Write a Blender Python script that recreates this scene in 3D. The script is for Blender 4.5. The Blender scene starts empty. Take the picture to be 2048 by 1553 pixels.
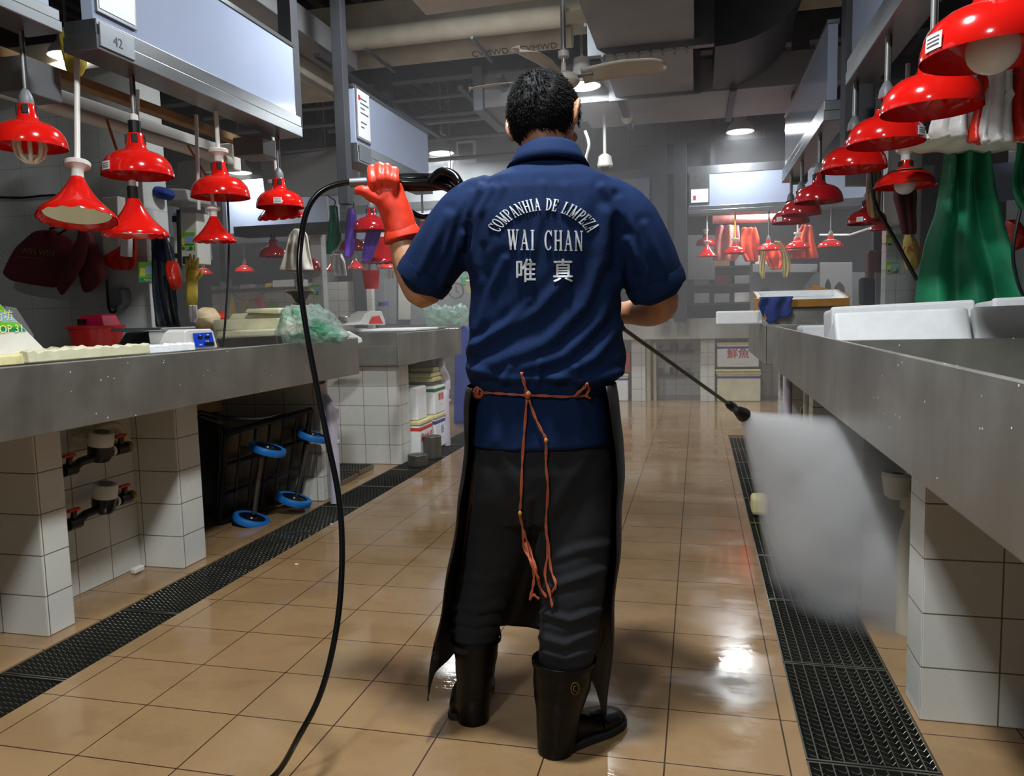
import bpy, math, random
from mathutils import Vector, Matrix, Quaternion, noise
from mathutils.bvhtree import BVHTree
C = bpy.context.scene.collection
SC = bpy.context.scene
random.seed(7)
PI = math.pi
def srgb(r, g, b):
    f = lambda c: (c/12.92 if c <= .04045 else ((c+.055)/1.055)**2.4)
    return (f(r/255), f(g/255), f(b/255), 1)

# ------------------------------------------------------------------ camera, light, exposure
YAW, PIT, ROL, FOC, CH = -0.238, 0.0966, -0.0237, 1539.6, 1.1255
Fv = Vector((math.sin(YAW)*math.cos(PIT), math.cos(YAW)*math.cos(PIT), -math.sin(PIT)))
R0 = Vector((math.cos(YAW), -math.sin(YAW), 0)); U0 = R0.cross(Fv)
Rv = R0*math.cos(ROL)+U0*math.sin(ROL); Uv = -R0*math.sin(ROL)+U0*math.cos(ROL)
CAM = Vector((0, 0, CH))
cd = bpy.data.cameras.new('camera'); cam = bpy.data.objects.new('camera', cd); C.objects.link(cam)
cam.matrix_world = Matrix(((Rv.x, Uv.x, -Fv.x, 0), (Rv.y, Uv.y, -Fv.y, 0), (Rv.z, Uv.z, -Fv.z, CH), (0, 0, 0, 1)))
cd.sensor_width = 36; cd.lens = FOC/2048*36; cd.clip_start = .02
SC.camera = cam
SC.view_settings.view_transform = 'Standard'; SC.view_settings.look = 'None'
SC.view_settings.gamma = 1; SC.view_settings.use_curve_mapping = False
SC.view_settings.exposure = -1.3
SC.cycles.max_bounces = 6; SC.cycles.diffuse_bounces = 3; SC.cycles.glossy_bounces = 3; SC.cycles.transmission_bounces = 3; SC.cycles.volume_bounces = 2; SC.cycles.volume_step_rate = 2.5; SC.cycles.volume_max_steps = 96; SC.cycles.use_adaptive_sampling = True; SC.cycles.adaptive_threshold = .05; SC.cycles.adaptive_min_samples = 16; SC.cycles.transparent_max_bounces = 12
SC.cycles.sample_clamp_indirect = 6; SC.cycles.use_light_tree = True
w = bpy.data.worlds.new('market_air'); SC.world = w; w.use_nodes = True
w.node_tree.nodes['Background'].inputs[0].default_value = (.30, .36, .45, 1)
w.node_tree.nodes['Background'].inputs[1].default_value = .05
# high-bay lamps hanging over the aisles, plus one added fill lamp: (x, y, z, watts)
HIGHBAYS = [(.44, 8.8, 3.0, 75), (-2.90, 8.75, 3.0, 150), (-.87, 6.12, 2.86, 35),
            (-1.35, 4.1, 3.3, 150), (-.45, 1.5, 3.3, 240), (-.7, -1.2, 3.25, 150),
            (-5.7, 9.0, 3.0, 60), (2.6, 9.0, 3.1, 90), (-5.0, 5.5, 3.3, 60), (.75, 9.75, 2.42, 45)]  # last entry is an unseen lamp added to brighten the far vests
LIGHTCOL = (.93, .97, 1.0)

def ray(x, y): return Fv+Rv*((x-1024)/FOC)-Uv*((y-776.5)/FOC)
def aY(x, y, Y): d = ray(x, y); return CAM+d*(Y/d.y)      # photograph pixel -> point on the plane y = Y
def aX(x, y, X): d = ray(x, y); return CAM+d*(X/d.x)
def aZ(x, y, Z): d = ray(x, y); return CAM+d*((Z-CH)/d.z)
def pix(p):
    d = Vector(p)-CAM; z = d.dot(Fv); return 1024+FOC*d.dot(Rv)/z, 776.5-FOC*d.dot(Uv)/z

# ------------------------------------------------------------------ materials
MATS = {}
class NT:
    def __init__(s, name):
        s.m = bpy.data.materials.new(name); s.m.use_nodes = True; s.t = s.m.node_tree
        s.b = s.t.nodes['Principled BSDF']; s.o = s.t.nodes['Material Output']; MATS[name] = s.m
    def n(s, ty, **kw):
        k = s.t.nodes.new(ty)
        for a, v in kw.items():
            if a.startswith('i_'): k.inputs[a[2:].replace('_', ' ')].default_value = v
            else: setattr(k, a, v)
        return k
    def l(s, a, b): s.t.links.new(a, b)
    def coord(s, sc=(1, 1, 1), loc=(0, 0, 0)):
        c = s.n('ShaderNodeTexCoord'); m = s.n('ShaderNodeMapping'); m.inputs['Scale'].default_value = sc; m.inputs['Location'].default_value = loc
        s.l(c.outputs['Object'], m.inputs[0]); return m.outputs[0]
    def noise(s, co, scale, detail=4, rough=.55):
        k = s.n('ShaderNodeTexNoise', i_Scale=scale, i_Detail=detail, i_Roughness=rough); s.l(co, k.inputs['Vector']); return k.outputs[0]
    def ramp(s, v, stops):
        r = s.n('ShaderNodeValToRGB'); e = r.color_ramp.elements
        while len(e) < len(stops): e.new(.5)
        for q, (p, c) in zip(e, stops): q.position = p; q.color = c if len(c) == 4 else (*c, 1)
        s.l(v, r.inputs[0]); return r.outputs[0]
    def mix(s, f, a, b):
        k = s.n('ShaderNodeMix', data_type='RGBA')
        for v, i in ((f, 0), (a, 6), (b, 7)):
            if isinstance(v, (tuple, float, int)): k.inputs[i].default_value = v
            else: s.l(v, k.inputs[i])
        return k.outputs[2]
    def math(s, op, a, b=0., clamp=False):
        k = s.n('ShaderNodeMath', operation=op, use_clamp=clamp)
        for v, i in ((a, 0), (b, 1)):
            if isinstance(v, (float, int)): k.inputs[i].default_value = v
            else: s.l(v, k.inputs[i])
        return k.outputs[0]
    def base(s, v):
        if isinstance(v, tuple): s.b.inputs['Base Color'].default_value = v
        else: s.l(v, s.b.inputs['Base Color'])
    def rough(s, v):
        if isinstance(v, (float, int)): s.b.inputs['Roughness'].default_value = v
        else: s.l(v, s.b.inputs['Roughness'])
    def bump(s, h, st=.3, dist=.002):
        k = s.n('ShaderNodeBump', i_Strength=st, i_Distance=dist); s.l(h, k.inputs['Height']); s.l(k.outputs[0], s.b.inputs['Normal'])
    def grid(s, size, off=(0, 0, 0), w=.003):
        """grout mask on the faces of an axis aligned tiled surface"""
        c = s.n('ShaderNodeTexCoord'); g = s.n('ShaderNodeNewGeometry')
        a = s.n('ShaderNodeSeparateXYZ'); s.l(c.outputs['Object'], a.inputs[0])
        b = s.n('ShaderNodeSeparateXYZ'); s.l(g.outputs['True Normal'], b.inputs[0]); out = None
        for i in range(3):
            if not size[i]: continue
            u = s.math('SUBTRACT', a.outputs[i], off[i]); u = s.math('DIVIDE', u, size[i]); u = s.math('FRACT', u)
            u = s.math('SUBTRACT', u, .5); u = s.math('ABSOLUTE', u)
            e = s.math('GREATER_THAN', u, .5-w/size[i]*.5)
            nn = s.math('ABSOLUTE', b.outputs[i]); e = s.math('MULTIPLY', e, s.math('LESS_THAN', nn, .7))
            out = e if out is None else s.math('MAXIMUM', out, e)
        return out
def P(name, col, rough=.5, metal=0., var=0., scale=20, bump=0., spec=None, trans=None, alpha=None, emit=None, coat=0., bdist=.002, sheen=0.):
    m = NT(name); m.rough(rough); m.b.inputs['Metallic'].default_value = metal
    if var or bump:
        nz = m.noise(m.coord(), scale)
        if var:
            d = tuple(c*(1-var) for c in col[:3])+(1,); u = tuple(min(1, c*(1+var)) for c in col[:3])+(1,)
            m.base(m.ramp(nz, [(.3, d), (.7, u)]))
        else: m.base(col)
        if bump: m.bump(nz, bump, bdist)
    else: m.base(col)
    if spec is not None: m.b.inputs['Specular IOR Level'].default_value = spec
    if trans: m.b.inputs['Transmission Weight'].default_value = trans
    if alpha is not None: m.b.inputs['Alpha'].default_value = alpha
    if coat: m.b.inputs['Coat Weight'].default_value = coat; m.b.inputs['Coat Roughness'].default_value = .08
    if sheen: m.b.inputs['Sheen Weight'].default_value = sheen
    if emit: m.b.inputs['Emission Color'].default_value = (*LIGHTCOL, 1); m.b.inputs['Emission Strength'].default_value = emit
    return m.m

# floor tiles: 300 mm, wet
m = NT('floor_tile'); co = m.coord()
g = m.grid((.3, .2655, 0), (-1.8809, 1.8537, 0), .0042)
big = m.noise(co, 1.3, 5, .6); fine = m.noise(co, 90, 3, .7); mid = m.noise(co, 7, 5, .65)
c1 = m.ramp(big, [(.3, srgb(136, 108, 76)), (.7, srgb(154, 124, 88))])
c2 = m.mix(m.math('MULTIPLY', fine, .35), c1, srgb(182, 148, 104))
dirt = m.ramp(mid, [(.56, (0, 0, 0)), (.75, (1, 1, 1))])
c3 = m.mix(m.math('MULTIPLY', dirt, .22), c2, srgb(112, 80, 50))
wet = m.noise(m.coord((1, 1.6, 1)), 2.1, 6, .62)
c4 = m.mix(m.ramp(wet, [(.42, (.20,)*3), (.50, (0, 0, 0))]), c3, srgb(112, 84, 56))   # soaked tile is darker
m.base(m.mix(g, c4, srgb(62, 42, 28)))
m.rough(m.math('MAXIMUM', m.ramp(wet, [(.40, (.045,)*3), (.53, (.13,)*3), (.66, (.30,)*3)]), m.math('MULTIPLY', g, .1)))
m.b.inputs['Specular IOR Level'].default_value = .5
rip = m.noise(m.coord((1, 2.2, 1)), 26, 3, .6)
h = m.math('ADD', m.math('MULTIPLY', m.math('MULTIPLY', rip, 1.25), m.ramp(wet, [(.36, (.55,)*3), (.5, (.06,)*3)])), m.math('MULTIPLY', g, -1.1))
m.bump(h, .35, .0016)
# white wall tiles, 150 mm
def tilemat(name, size, off, col, gcol=srgb(120, 112, 88), w=.004, rough=.16):
    m = NT(name); co = m.coord(); g = m.grid(size, off, w)
    big = m.noise(co, 3, 5, .6); spot = m.noise(co, 22, 2, .5)
    b = m.mix(m.math('MULTIPLY', big, .35), col, tuple(c*.80 for c in col[:3])+(1,))
    b = m.mix(m.ramp(spot, [(.74, (0, 0, 0)), (.8, (.55,)*3)]), b, srgb(120, 112, 80))
    m.base(m.mix(g, b, gcol)); m.rough(m.ramp(big, [(.3, (rough,)*3), (.7, (rough+.18,)*3)])); m.bump(m.math('MULTIPLY', g, -1.), .5, .002)
    return m.m
tilemat('white_tile', (.20, .19, .15), (-2.28, 2.22, 0), srgb(222, 222, 214))
tilemat('white_tile_right', (.19, .2, .15), (.584, 2.17, 0), srgb(222, 222, 214))
tilemat('wall_tile', (.30, .30, .30), (-3.34, 4.2, .03), srgb(205, 208, 205), srgb(150, 150, 145), .003)
# brushed stainless steel
def steel(name, col, r0, r1, sc=(1, 1, 1), spots=False, metal=.92):
    m = NT(name); co = m.coord(sc); n1 = m.noise(co, 2.2, 6, .62); n2 = m.noise(m.coord(), 45, 4, .7)
    st = m.noise(m.coord((sc[0]*2.2, sc[1]*2.2, .35)), 5, 5, .65)
    b = m.mix(m.ramp(st, [(.45, (0, 0, 0)), (.75, (.35,)*3)]), m.ramp(n1, [(.3, tuple(c*.74 for c in col[:3])), (.7, col)]), tuple(c*.55 for c in col[:2])+(col[2]*.42, 1))
    m.b.inputs['Metallic'].default_value = metal
    if spots:
        s = m.n('ShaderNodeTexVoronoi', i_Scale=27.); m.l(m.coord(), s.inputs['Vector'])
        k = m.math('MULTIPLY', m.math('LESS_THAN', s.outputs['Distance'], .065), m.math('GREATER_THAN', n1, .5))
        b = m.mix(k, b, (.9, .9, .88, 1)); m.l(m.math('SUBTRACT', metal, m.math('MULTIPLY', k, metal)), m.b.inputs['Metallic'])
    m.base(b); m.rough(m.ramp(n1, [(.3, (r0,)*3), (.7, (r1,)*3)])); m.bump(n2, .08, .001)
    return m.m
steel('stainless', srgb(188, 186, 178), .30, .5, (1, 1, 1), True)
steel('stainless_clean', srgb(158, 162, 166), .26, .38, (1, .25, 1))
steel('stainless_dark', srgb(120, 118, 110), .35, .55)
steel('galvanised', srgb(140, 145, 150), .4, .6)
steel('grate_steel', srgb(158, 158, 148), .16, .26)
P('duct_paint', srgb(150, 151, 154), .55, .25, .12, 3)
P('duct_dark', srgb(70, 74, 80), .55, .3, .12, 3)
P('beam_cream', srgb(196, 186, 165), .75, 0, .16, 5, .3, bdist=.01)
P('beam_dark', srgb(62, 64, 68), .7, .2, .2, 4)
P('ceiling_dark', srgb(36, 38, 42), .9, 0, .3, 2)
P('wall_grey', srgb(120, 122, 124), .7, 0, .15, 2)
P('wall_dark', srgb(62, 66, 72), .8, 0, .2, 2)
P('acrylic', srgb(156, 166, 188), .12, 0, .03, 2, spec=.6)
P('acrylic_back', srgb(150, 150, 150), .4, 0, .06, 2)
P('paper', srgb(225, 228, 228), .5, 0, .03, 9)
P('ink', srgb(60, 62, 70), .6)
P('ink_red', srgb(200, 30, 38), .5)
P('ink_blue', srgb(40, 90, 190), .5)
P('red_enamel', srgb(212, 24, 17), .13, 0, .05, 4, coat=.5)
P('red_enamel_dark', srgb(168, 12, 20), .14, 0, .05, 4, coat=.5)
P('red_plastic', srgb(214, 30, 30), .35, 0, .1, 9)
P('coral_plastic', srgb(240, 66, 58), .4, 0, .05, 9)
P('pink_plastic', srgb(205, 20, 70), .35, 0, .05, 9)
P('faded_yellow', srgb(112, 88, 34), .7)
P('lamp_white', srgb(232, 228, 205), .45, 0, .04, 20)
P('bulb_glass', srgb(226, 214, 204), .3, 0, .03, 9)
P('grey_plastic', srgb(112, 116, 118), .45, 0, .08, 12)
P('white_plastic', srgb(222, 220, 212), .4, 0, .05, 9)
P('pvc_pipe', srgb(205, 198, 212), .35, 0, .05, 9)
P('pvc_cream', srgb(205, 196, 165), .4, 0, .08, 9)
P('black_rubber', srgb(16, 17, 18), .28, 0, .2, 14, .15)
P('black_plastic', srgb(20, 21, 22), .3)
P('black_matte', srgb(24, 24, 26), .7, 0, .2, 9)
P('hose_black', srgb(12, 13, 14), .18)
P('brass', srgb(150, 125, 70), .35, .8)
P('rod_steel', srgb(150, 150, 148), .4, .6, .15, 30)
P('tape_yellow', srgb(235, 215, 40), .4)
P('foam_white', srgb(246, 248, 248), .6, 0, .04, 18, .35, bdist=.004)
P('foam_dirty', srgb(216, 212, 178), .65, 0, .12, 9, .5, bdist=.005)
P('foam_cream', srgb(226, 216, 158), .65, 0, .10, 12, .4, bdist=.004)
P('brown_tape', srgb(178, 122, 38), .3, 0, .2, 9, .4, bdist=.006)
P('blue_cloth', srgb(22, 50, 120), .85, 0, .2, 20, .5)
P('navy_cloth', srgb(20, 32, 70), .85, 0, .2, 20, .5)
P('tarp_black', srgb(26, 34, 44), .3, 0, .3, 6, .6, bdist=.01)
P('green_rubber', srgb(34, 128, 88), .34, 0, .3, 7, .5, bdist=.012)
P('green_glove', srgb(10, 92, 66), .5, 0, .15, 15, .4, bdist=.004)
P('purple_glove', srgb(104, 66, 190), .45, 0, .15, 25, .5, bdist=.004)
P('orange_vinyl', srgb(240, 78, 38), .4, 0, .12, 6, .5, bdist=.012)
P('pink_bag', srgb(232, 150, 140), .3, 0, .2, 14, .7, bdist=.015)
P('white_bag', srgb(214, 210, 206), .32, 0, .1, 12, .7, bdist=.015)
P('bag_red', srgb(214, 44, 26), .32, 0, .15, 12, .7, bdist=.015)
P('bag_maroon', srgb(96, 20, 30), .7, 0, .15, 12, .4)
P('yellow_rubber', srgb(196, 170, 62), .5, 0, .12, 18, .4)
P('apron_cream', srgb(188, 184, 172), .5, 0, .06, 7, .5, bdist=.012)
P('apron_grey', srgb(110, 105, 98), .6, 0, .1, 7, .5, bdist=.012)
P('label_green', srgb(120, 190, 40), .4); P('label_dark_green', srgb(20, 140, 90), .4); P('label_yellow', srgb(228, 224, 80), .4)
P('label_blue', srgb(150, 190, 225), .4); P('print_cream', srgb(236, 236, 170), .5)
P('blue_wheel', srgb(28, 112, 190), .45, 0, .1, 12)
P('scale_blue', srgb(18, 70, 215), .2)
P('timber', srgb(150, 118, 78), .7, 0, .2, 12, .3)
P('bin_blue', srgb(40, 72, 170), .45, 0, .15, 5)
P('band_blue', srgb(48, 62, 160), .5); P('band_green', srgb(20, 120, 60), .5); P('band_red', srgb(214, 44, 34), .5)
P('cushion_cream', srgb(214, 190, 150), .7, 0, .15, 14, .4)
P('pink_cloth', srgb(205, 70, 110), .7, 0, .1, 9); P('yellow_cloth', srgb(215, 180, 50), .7, 0, .1, 9)
P('towel', srgb(205, 188, 120), .9, 0, .25, 60, .5)
P('fan_blade', srgb(190, 184, 172), .5, 0, .08, 7)
m = NT('plastic_film'); m.base(srgb(200, 235, 218)); m.rough(.12); m.b.inputs['Alpha'].default_value = .42
m.bump(m.noise(m.coord(), 12, 5, .7), .9, .03)
m = NT('green_film'); nz = m.noise(m.coord(), 9, 4, .6); m.base(m.ramp(nz, [(.42, srgb(205, 225, 215)), (.6, srgb(90, 170, 130))])); m.rough(.15)
m.l(m.ramp(nz, [(.35, (.35,)*3), (.65, (.8,)*3)]), m.b.inputs['Alpha']); m.bump(m.noise(m.coord(), 16, 5, .75), 1., .03)
m = NT('water_film'); m.base(srgb(40, 36, 28)); m.rough(.08)
m = NT('lamp_glow'); m.base((1, 1, 1, 1)); m.b.inputs['Emission Color'].default_value = (*LIGHTCOL, 1); m.b.inputs['Emission Strength'].default_value = 22
# clothing and skin
def cloth(name, col, scale, st, rough=.85, sheen=.25, lo=.8):
    m = NT(name); co = m.coord(); n1 = m.noise(co, 5, 4, .6); n2 = m.n('ShaderNodeTexVoronoi', i_Scale=scale); m.l(co, n2.inputs['Vector'])
    m.base(m.ramp(n1, [(.3, tuple(c*lo for c in col[:3])), (.7, col)])); m.rough(rough); m.b.inputs['Specular IOR Level'].default_value = .25; m.b.inputs['Sheen Weight'].default_value = sheen
    m.b.inputs['Sheen Roughness'].default_value = .4
    m.bump(n2.outputs['Distance'], st, .0012); return m.m
cloth('shirt_navy', srgb(7, 36, 78), 620, .5, sheen=.0)
cloth('shirt_tail', srgb(22, 44, 84), 620, .4, sheen=.05)
cloth('trouser', srgb(37, 39, 43), 500, .3, sheen=.04, lo=.6)
P('apron_black', srgb(20, 20, 21), .5, 0, .3, 6, .5, bdist=.01)
P('boot_rubber', srgb(8, 8, 9), .36, 0, .2, 16, .15, spec=.22)
m = NT('glove_rubber'); m.base(srgb(232, 62, 34)); m.rough(.45); m.b.inputs['Subsurface Weight'].default_value = .1; m.b.inputs['Subsurface Radius'].default_value = (.02, .006, .003)
m = NT('skin'); nz = m.noise(m.coord(), 30, 4, .6); m.base(m.ramp(nz, [(.3, srgb(176, 122, 88)), (.7, srgb(196, 144, 108))])); m.rough(.45)
m.b.inputs['Subsurface Weight'].default_value = .12; m.b.inputs['Subsurface Radius'].default_value = (.02, .008, .004)
P('hair', srgb(17, 16, 17), .68, 0, .4, 160, .6, bdist=.004, spec=.25)
P('print_white', srgb(222, 226, 230), .6, 0, .06, 200)
P('string_orange', srgb(172, 88, 58), .5, 0, .15, 120, .4)
P('eye_white', srgb(225, 220, 214), .3)

# ------------------------------------------------------------------ mesh builder
class MB:
    def __init__(s): s.v = []; s.f = []; s.mi = []; s.cur = 0
    def add(s, vs, fs):
        k = len(s.v); s.v += [tuple(v) for v in vs]; s.f += [tuple(i+k for i in f) for f in fs]; s.mi += [s.cur]*len(fs); return s
    def box(s, x0, x1, y0, y1, z0, z1, M=None):
        vs = [Vector((x, y, z)) for x in (x0, x1) for y in (y0, y1) for z in (z0, z1)]
        if M is not None: vs = [M @ v for v in vs]
        return s.add(vs, [(0, 1, 3, 2), (4, 6, 7, 5), (0, 4, 5, 1), (2, 3, 7, 6), (0, 2, 6, 4), (1, 5, 7, 3)])
    def slab(s, pts, off):
        """polygon pts extruded by vector off"""
        n = len(pts); o = Vector(off); a = [Vector(p) for p in pts]; vs = a+[p+o for p in a]
        return s.add(vs, [tuple(range(n))[::-1], tuple(range(n, 2*n))]+[(i, (i+1) % n, n+(i+1) % n, n+i) for i in range(n)])
    def tube(s, pts, r, n=8, cap=True, flat=1.):
        pts = [Vector(p) for p in pts]; rs = r if isinstance(r, (list, tuple)) else [r]*len(pts); k = len(s.v)
        t = (pts[1]-pts[0]).normalized(); up = Vector((0, 0, 1)) if abs(t.z) < .9 else Vector((1, 0, 0)); a = t.cross(up).normalized(); vs = []
        for i, p in enumerate(pts):
            t = (pts[min(i+1, len(pts)-1)]-pts[max(i-1, 0)]).normalized(); a = (a-t*a.dot(t)).normalized(); b = t.cross(a)
            for j in range(n): q = 2*PI*j/n; vs.append(p+a*math.cos(q)*rs[i]+b*math.sin(q)*rs[i]*flat)
        fs = [(i*n+j, i*n+(j+1) % n, (i+1)*n+(j+1) % n, (i+1)*n+j) for i in range(len(pts)-1) for j in range(n)]
        if cap: fs += [tuple(range(n))[::-1], tuple((len(pts)-1)*n+j for j in range(n))]
        return s.add(vs, fs)
    def rings(s, rings, cap=True, closed=True):
        n = len(rings[0]); vs = [v for r in rings for v in r]
        fs = [(i*n+j, i*n+(j+1) % n, (i+1)*n+(j+1) % n, (i+1)*n+j) for i in range(len(rings)-1) for j in range(n if closed else n-1)]
        if cap and closed: fs += [tuple(range(n))[::-1], tuple((len(rings)-1)*n+j for j in range(n))]
        return s.add(vs, fs)
    def lathe(s, prof, n=32, c=(0, 0, 0), M=None, cap=False, wave=None):
        rg = []
        for k, (r, z) in enumerate(prof):
            row = []
            for j in range(n):
                q = 2*PI*j/n; rr = r; zz = z
                if wave and k in wave: zz = z+wave[k]*abs(math.sin(q*n/8))
                v = Vector((rr*math.cos(q), rr*math.sin(q), zz))
                row.append((M @ v if M is not None else v)+Vector(c))
            rg.append(row)
        return s.rings(rg, cap)
    def ball(s, c, r, n=16, m_=10, M=None):
        rx, ry, rz = r if isinstance(r, tuple) else (r, r, r); rg = []
        for i in range(m_+1):
            a = -PI/2+PI*i/m_; a = max(-PI/2+.02, min(PI/2-.02, a))
            row = [Vector((rx*math.cos(a)*math.cos(2*PI*j/n), ry*math.cos(a)*math.sin(2*PI*j/n), rz*math.sin(a))) for j in range(n)]
            rg.append([(M @ v if M is not None else v)+Vector(c) for v in row])
        return s.rings(rg)
    def grid(s, fn, nu, nv):
        vs = [fn(i/nu, j/nv) for j in range(nv+1) for i in range(nu+1)]
        return s.add(vs, [(j*(nu+1)+i, j*(nu+1)+i+1, (j+1)*(nu+1)+i+1, (j+1)*(nu+1)+i) for j in range(nv) for i in range(nu)])
    def build(s, name, mat, parent=None, smooth=False, bevel=0, solid=0, seg=2, sub=0, local=False):
        me = bpy.data.meshes.new(name); me.from_pydata(s.v, [], s.f); me.update()
        for mm in (mat if isinstance(mat, (list, tuple)) else [mat]): me.materials.append(MATS[mm])
        if isinstance(mat, (list, tuple)): me.polygons.foreach_set('material_index', s.mi)
        if smooth:
            me.polygons.foreach_set('use_smooth', [True]*len(me.polygons))
            if smooth != 2: me.set_sharp_from_angle(angle=math.radians(38))
        o = bpy.data.objects.new(name, me); C.objects.link(o)
        if parent is not None:
            o.parent = parent
            if not local: o.matrix_parent_inverse = base_inv(parent)
        if solid: md = o.modifiers.new('thickness', 'SOLIDIFY'); md.thickness = solid; md.offset = 0
        if bevel: md = o.modifiers.new('bevel', 'BEVEL'); md.width = bevel; md.segments = seg; md.limit_method = 'ANGLE'
        if sub: md = o.modifiers.new('sub', 'SUBSURF'); md.levels = sub; md.render_levels = sub
        return o
def base_inv(p):
    return Matrix.LocRotScale(p.location, p.rotation_euler, p.scale).inverted() if p.type == 'EMPTY' else Matrix.Identity(4)
def tag(o, label=None, cat=None, group=None, kind=None):
    if label: o['label'] = label
    if cat: o['category'] = cat
    if group: o['group'] = group
    if kind: o['kind'] = kind
    return o
def thing(name, label, cat, loc=(0, 0, 0), group=None, rz=0):
    o = bpy.data.objects.new(name, None); o.empty_display_size = .05; C.objects.link(o); o.location = loc; o.rotation_euler = (0, 0, rz)
    return tag(o, label, cat, group)
def kids(o): return [c for c in bpy.data.objects if c.parent == o]
def copy_tree(o, parent=None):
    c = o.copy(); C.objects.link(c)
    if parent is not None: c.parent = parent
    for ch in kids(o): copy_tree(ch, c)
    return c
def struct(o): o['kind'] = 'structure'; return o
FONT = None
def text_mb(mb, s, size, M, depth=.0006, bold=0., sx=1.):
    """text s of cap height about size, laid out in the XY plane, centred, moved by M"""
    cu = bpy.data.curves.new('t', 'FONT'); cu.body = s; cu.size = 1; cu.offset = bold; cu.align_x = 'CENTER'; cu.align_y = 'CENTER'; cu.resolution_u = 3; cu.extrude = depth/size if depth else 0
    cu.offset = 0; o = bpy.data.objects.new('t', cu); me = o.to_mesh(); fs = [tuple(p.vertices) for p in me.polygons]
    for ox, oz in (((0, 0), (bold, 0.001), (-bold, .002), (0, .003)) if bold else ((0, 0),)):
        mb.add([M @ Vector(((v.co.x+ox)*size*sx, (v.co.y+(bold*.6 if oz == .003 else 0))*size, v.co.z*size+oz*size)) for v in me.vertices], fs)
    o.to_mesh_clear(); bpy.data.objects.remove(o); bpy.data.curves.remove(cu); return mb
def frame(o, u, v):
    """matrix with x axis u, y axis v, origin o"""
    u = Vector(u).normalized(); v = Vector(v); v = (v-u*v.dot(u)).normalized(); n = u.cross(v)
    return Matrix(((u.x, v.x, n.x, o[0]), (u.y, v.y, n.y, o[1]), (u.z, v.z, n.z, o[2]), (0, 0, 0, 1)))
def bez(pts, n=8):
    """smooth curve through points"""
    P_ = [Vector(p) for p in pts]; out = []
    for i in range(len(P_)-1):
        a = P_[max(i-1, 0)]; b = P_[i]; c = P_[i+1]; d = P_[min(i+2, len(P_)-1)]
        for k in range(n):
            t = k/n; out.append(.5*((2*b)+(c-a)*t+(2*a-5*b+4*c-d)*t*t+(3*b-a-3*c+d)*t**3))
    out.append(P_[-1]); return out
# ------------------------------------------------------------------ the hall: floor, drains, walls, ceiling
LG, RG = (-2.213, -1.952), (.262, .572)          # x ranges of the two drain channels
f = MB()
for x0, x1 in ((-9, LG[0]), (LG[1], RG[0]), (RG[1], 5)): f.box(x0, x1, -3, 13, -.1, 0)
f.box(LG[0], LG[1], 7.6, 13, -.1, 0); f.box(RG[0], RG[1], 7.06, 13, -.1, 0)
struct(f.build('floor', 'floor_tile'))
t = MB()
for (x0, x1), y1 in ((LG, 7.6), (RG, 7.06)):
    t.box(x0, x1, -3, y1, -.16, -.1)
struct(t.build('trim_1', 'water_film'))
for nm, b in (('wall_back', (-9, 5, 12.6, 12.8)), ('wall_left', (-9.2, -9, -3, 12.8)), ('wall_right', (4.4, 4.6, -3, 12.8)), ('wall_front', (-9, 5, -3.2, -3))):
    struct(MB().box(*b, 0, 4.2).build(nm, 'wall_grey'))
struct(MB().box(-9.2, 5, -3.2, 12.8, 4.2, 4.3).build('ceiling', 'ceiling_dark'))

def grate(x0, x1, y0, y1, label, group, kind):
    o = MB(); zt = -.004; L = y1-y0-.006; W = x1-x0; y0 += .003
    e = .006
    o.box(x0+.001, x0+e, y0, y0+L, -.034, zt); o.box(x1-e, x1-.001, y0, y0+L, -.034, zt)
    o.box(x0+e, x1-e, y0, y0+e, -.034, zt); o.box(x0+e, x1-e, y0+L-e, y0+L, -.034, zt)
    nb = max(3, round(W/.031)); 
    if kind == 'bar':
        for i in range(1, nb): x = x0+W*i/nb; o.box(x-.0016, x+.0016, y0+e, y0+L-e, -.034, zt)
    ns = round(L/.0262) if kind == 'bar' else round(L/.026)
    cells = nb if kind == 'bar' else round(W/.024)
    for j in range(1, ns):
        y = y0+L*j/ns; a = []; b = []; n = cells*4
        sh = .5 if (j % 2 and kind == 'dot') else 0.
        for i in range(n+1):
            x = x0+e+(W-2*e)*i/n; ph = (i/4+sh) % 1
            yy = y+.005*math.sin(2*PI*ph); zz = zt+.001-(.006 if .2 < ph < .8 else 0)
            a.append((x, yy, zz)); b.append((x, yy, -.030))
        k = len(o.v); q = [(x, yy+.0022, z) for x, yy, z in a]; r = [(x, yy+.0022, z) for x, yy, z in b]
        o.add(a+b+q+r, [(i, i+1, n+1+i+1, n+1+i) for i in range(n)]+[(2*(n+1)+i+1, 2*(n+1)+i, 3*(n+1)+i, 3*(n+1)+i+1) for i in range(n)]+[(i+1, i, 2*(n+1)+i, 2*(n+1)+i+1) for i in range(n)])
    return tag(o.build('drain_grate', 'grate_steel'), label, 'drain grate', group)
ords = ['nearest', 'second', 'third', 'fourth', 'fifth', 'sixth', 'seventh', 'eighth', 'ninth', 'tenth', 'eleventh', 'twelfth']
for k in range(11):
    y = 1.40+.55*k
    grate(LG[0], LG[1], y, y+.55, 'steel drain grate in left floor channel, %s panel from the camera' % ords[k], 'left drain channel grates', 'dot')
for k in range(10):
    y = 1.39+.553*k
    grate(RG[0], RG[1], y, y+.553, 'barred steel grate in right floor channel, %s panel from the camera' % ords[k], 'right drain channel grates', 'bar')
# square grates in the gap between the left stalls and flat floor hatches
for (x0, x1, y0, y1), lab in (((-2.60, -2.32, 4.66, 4.92), 'square drain grate in floor gap between the left stalls, nearer one'), ((-2.62, -2.34, 4.98, 5.24), 'square drain grate in floor gap, right against the tiled block')):
    g_ = grate(x0, x1, y0, y1, lab, 'small square drain grates', 'dot'); g_.location.z = .038
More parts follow.
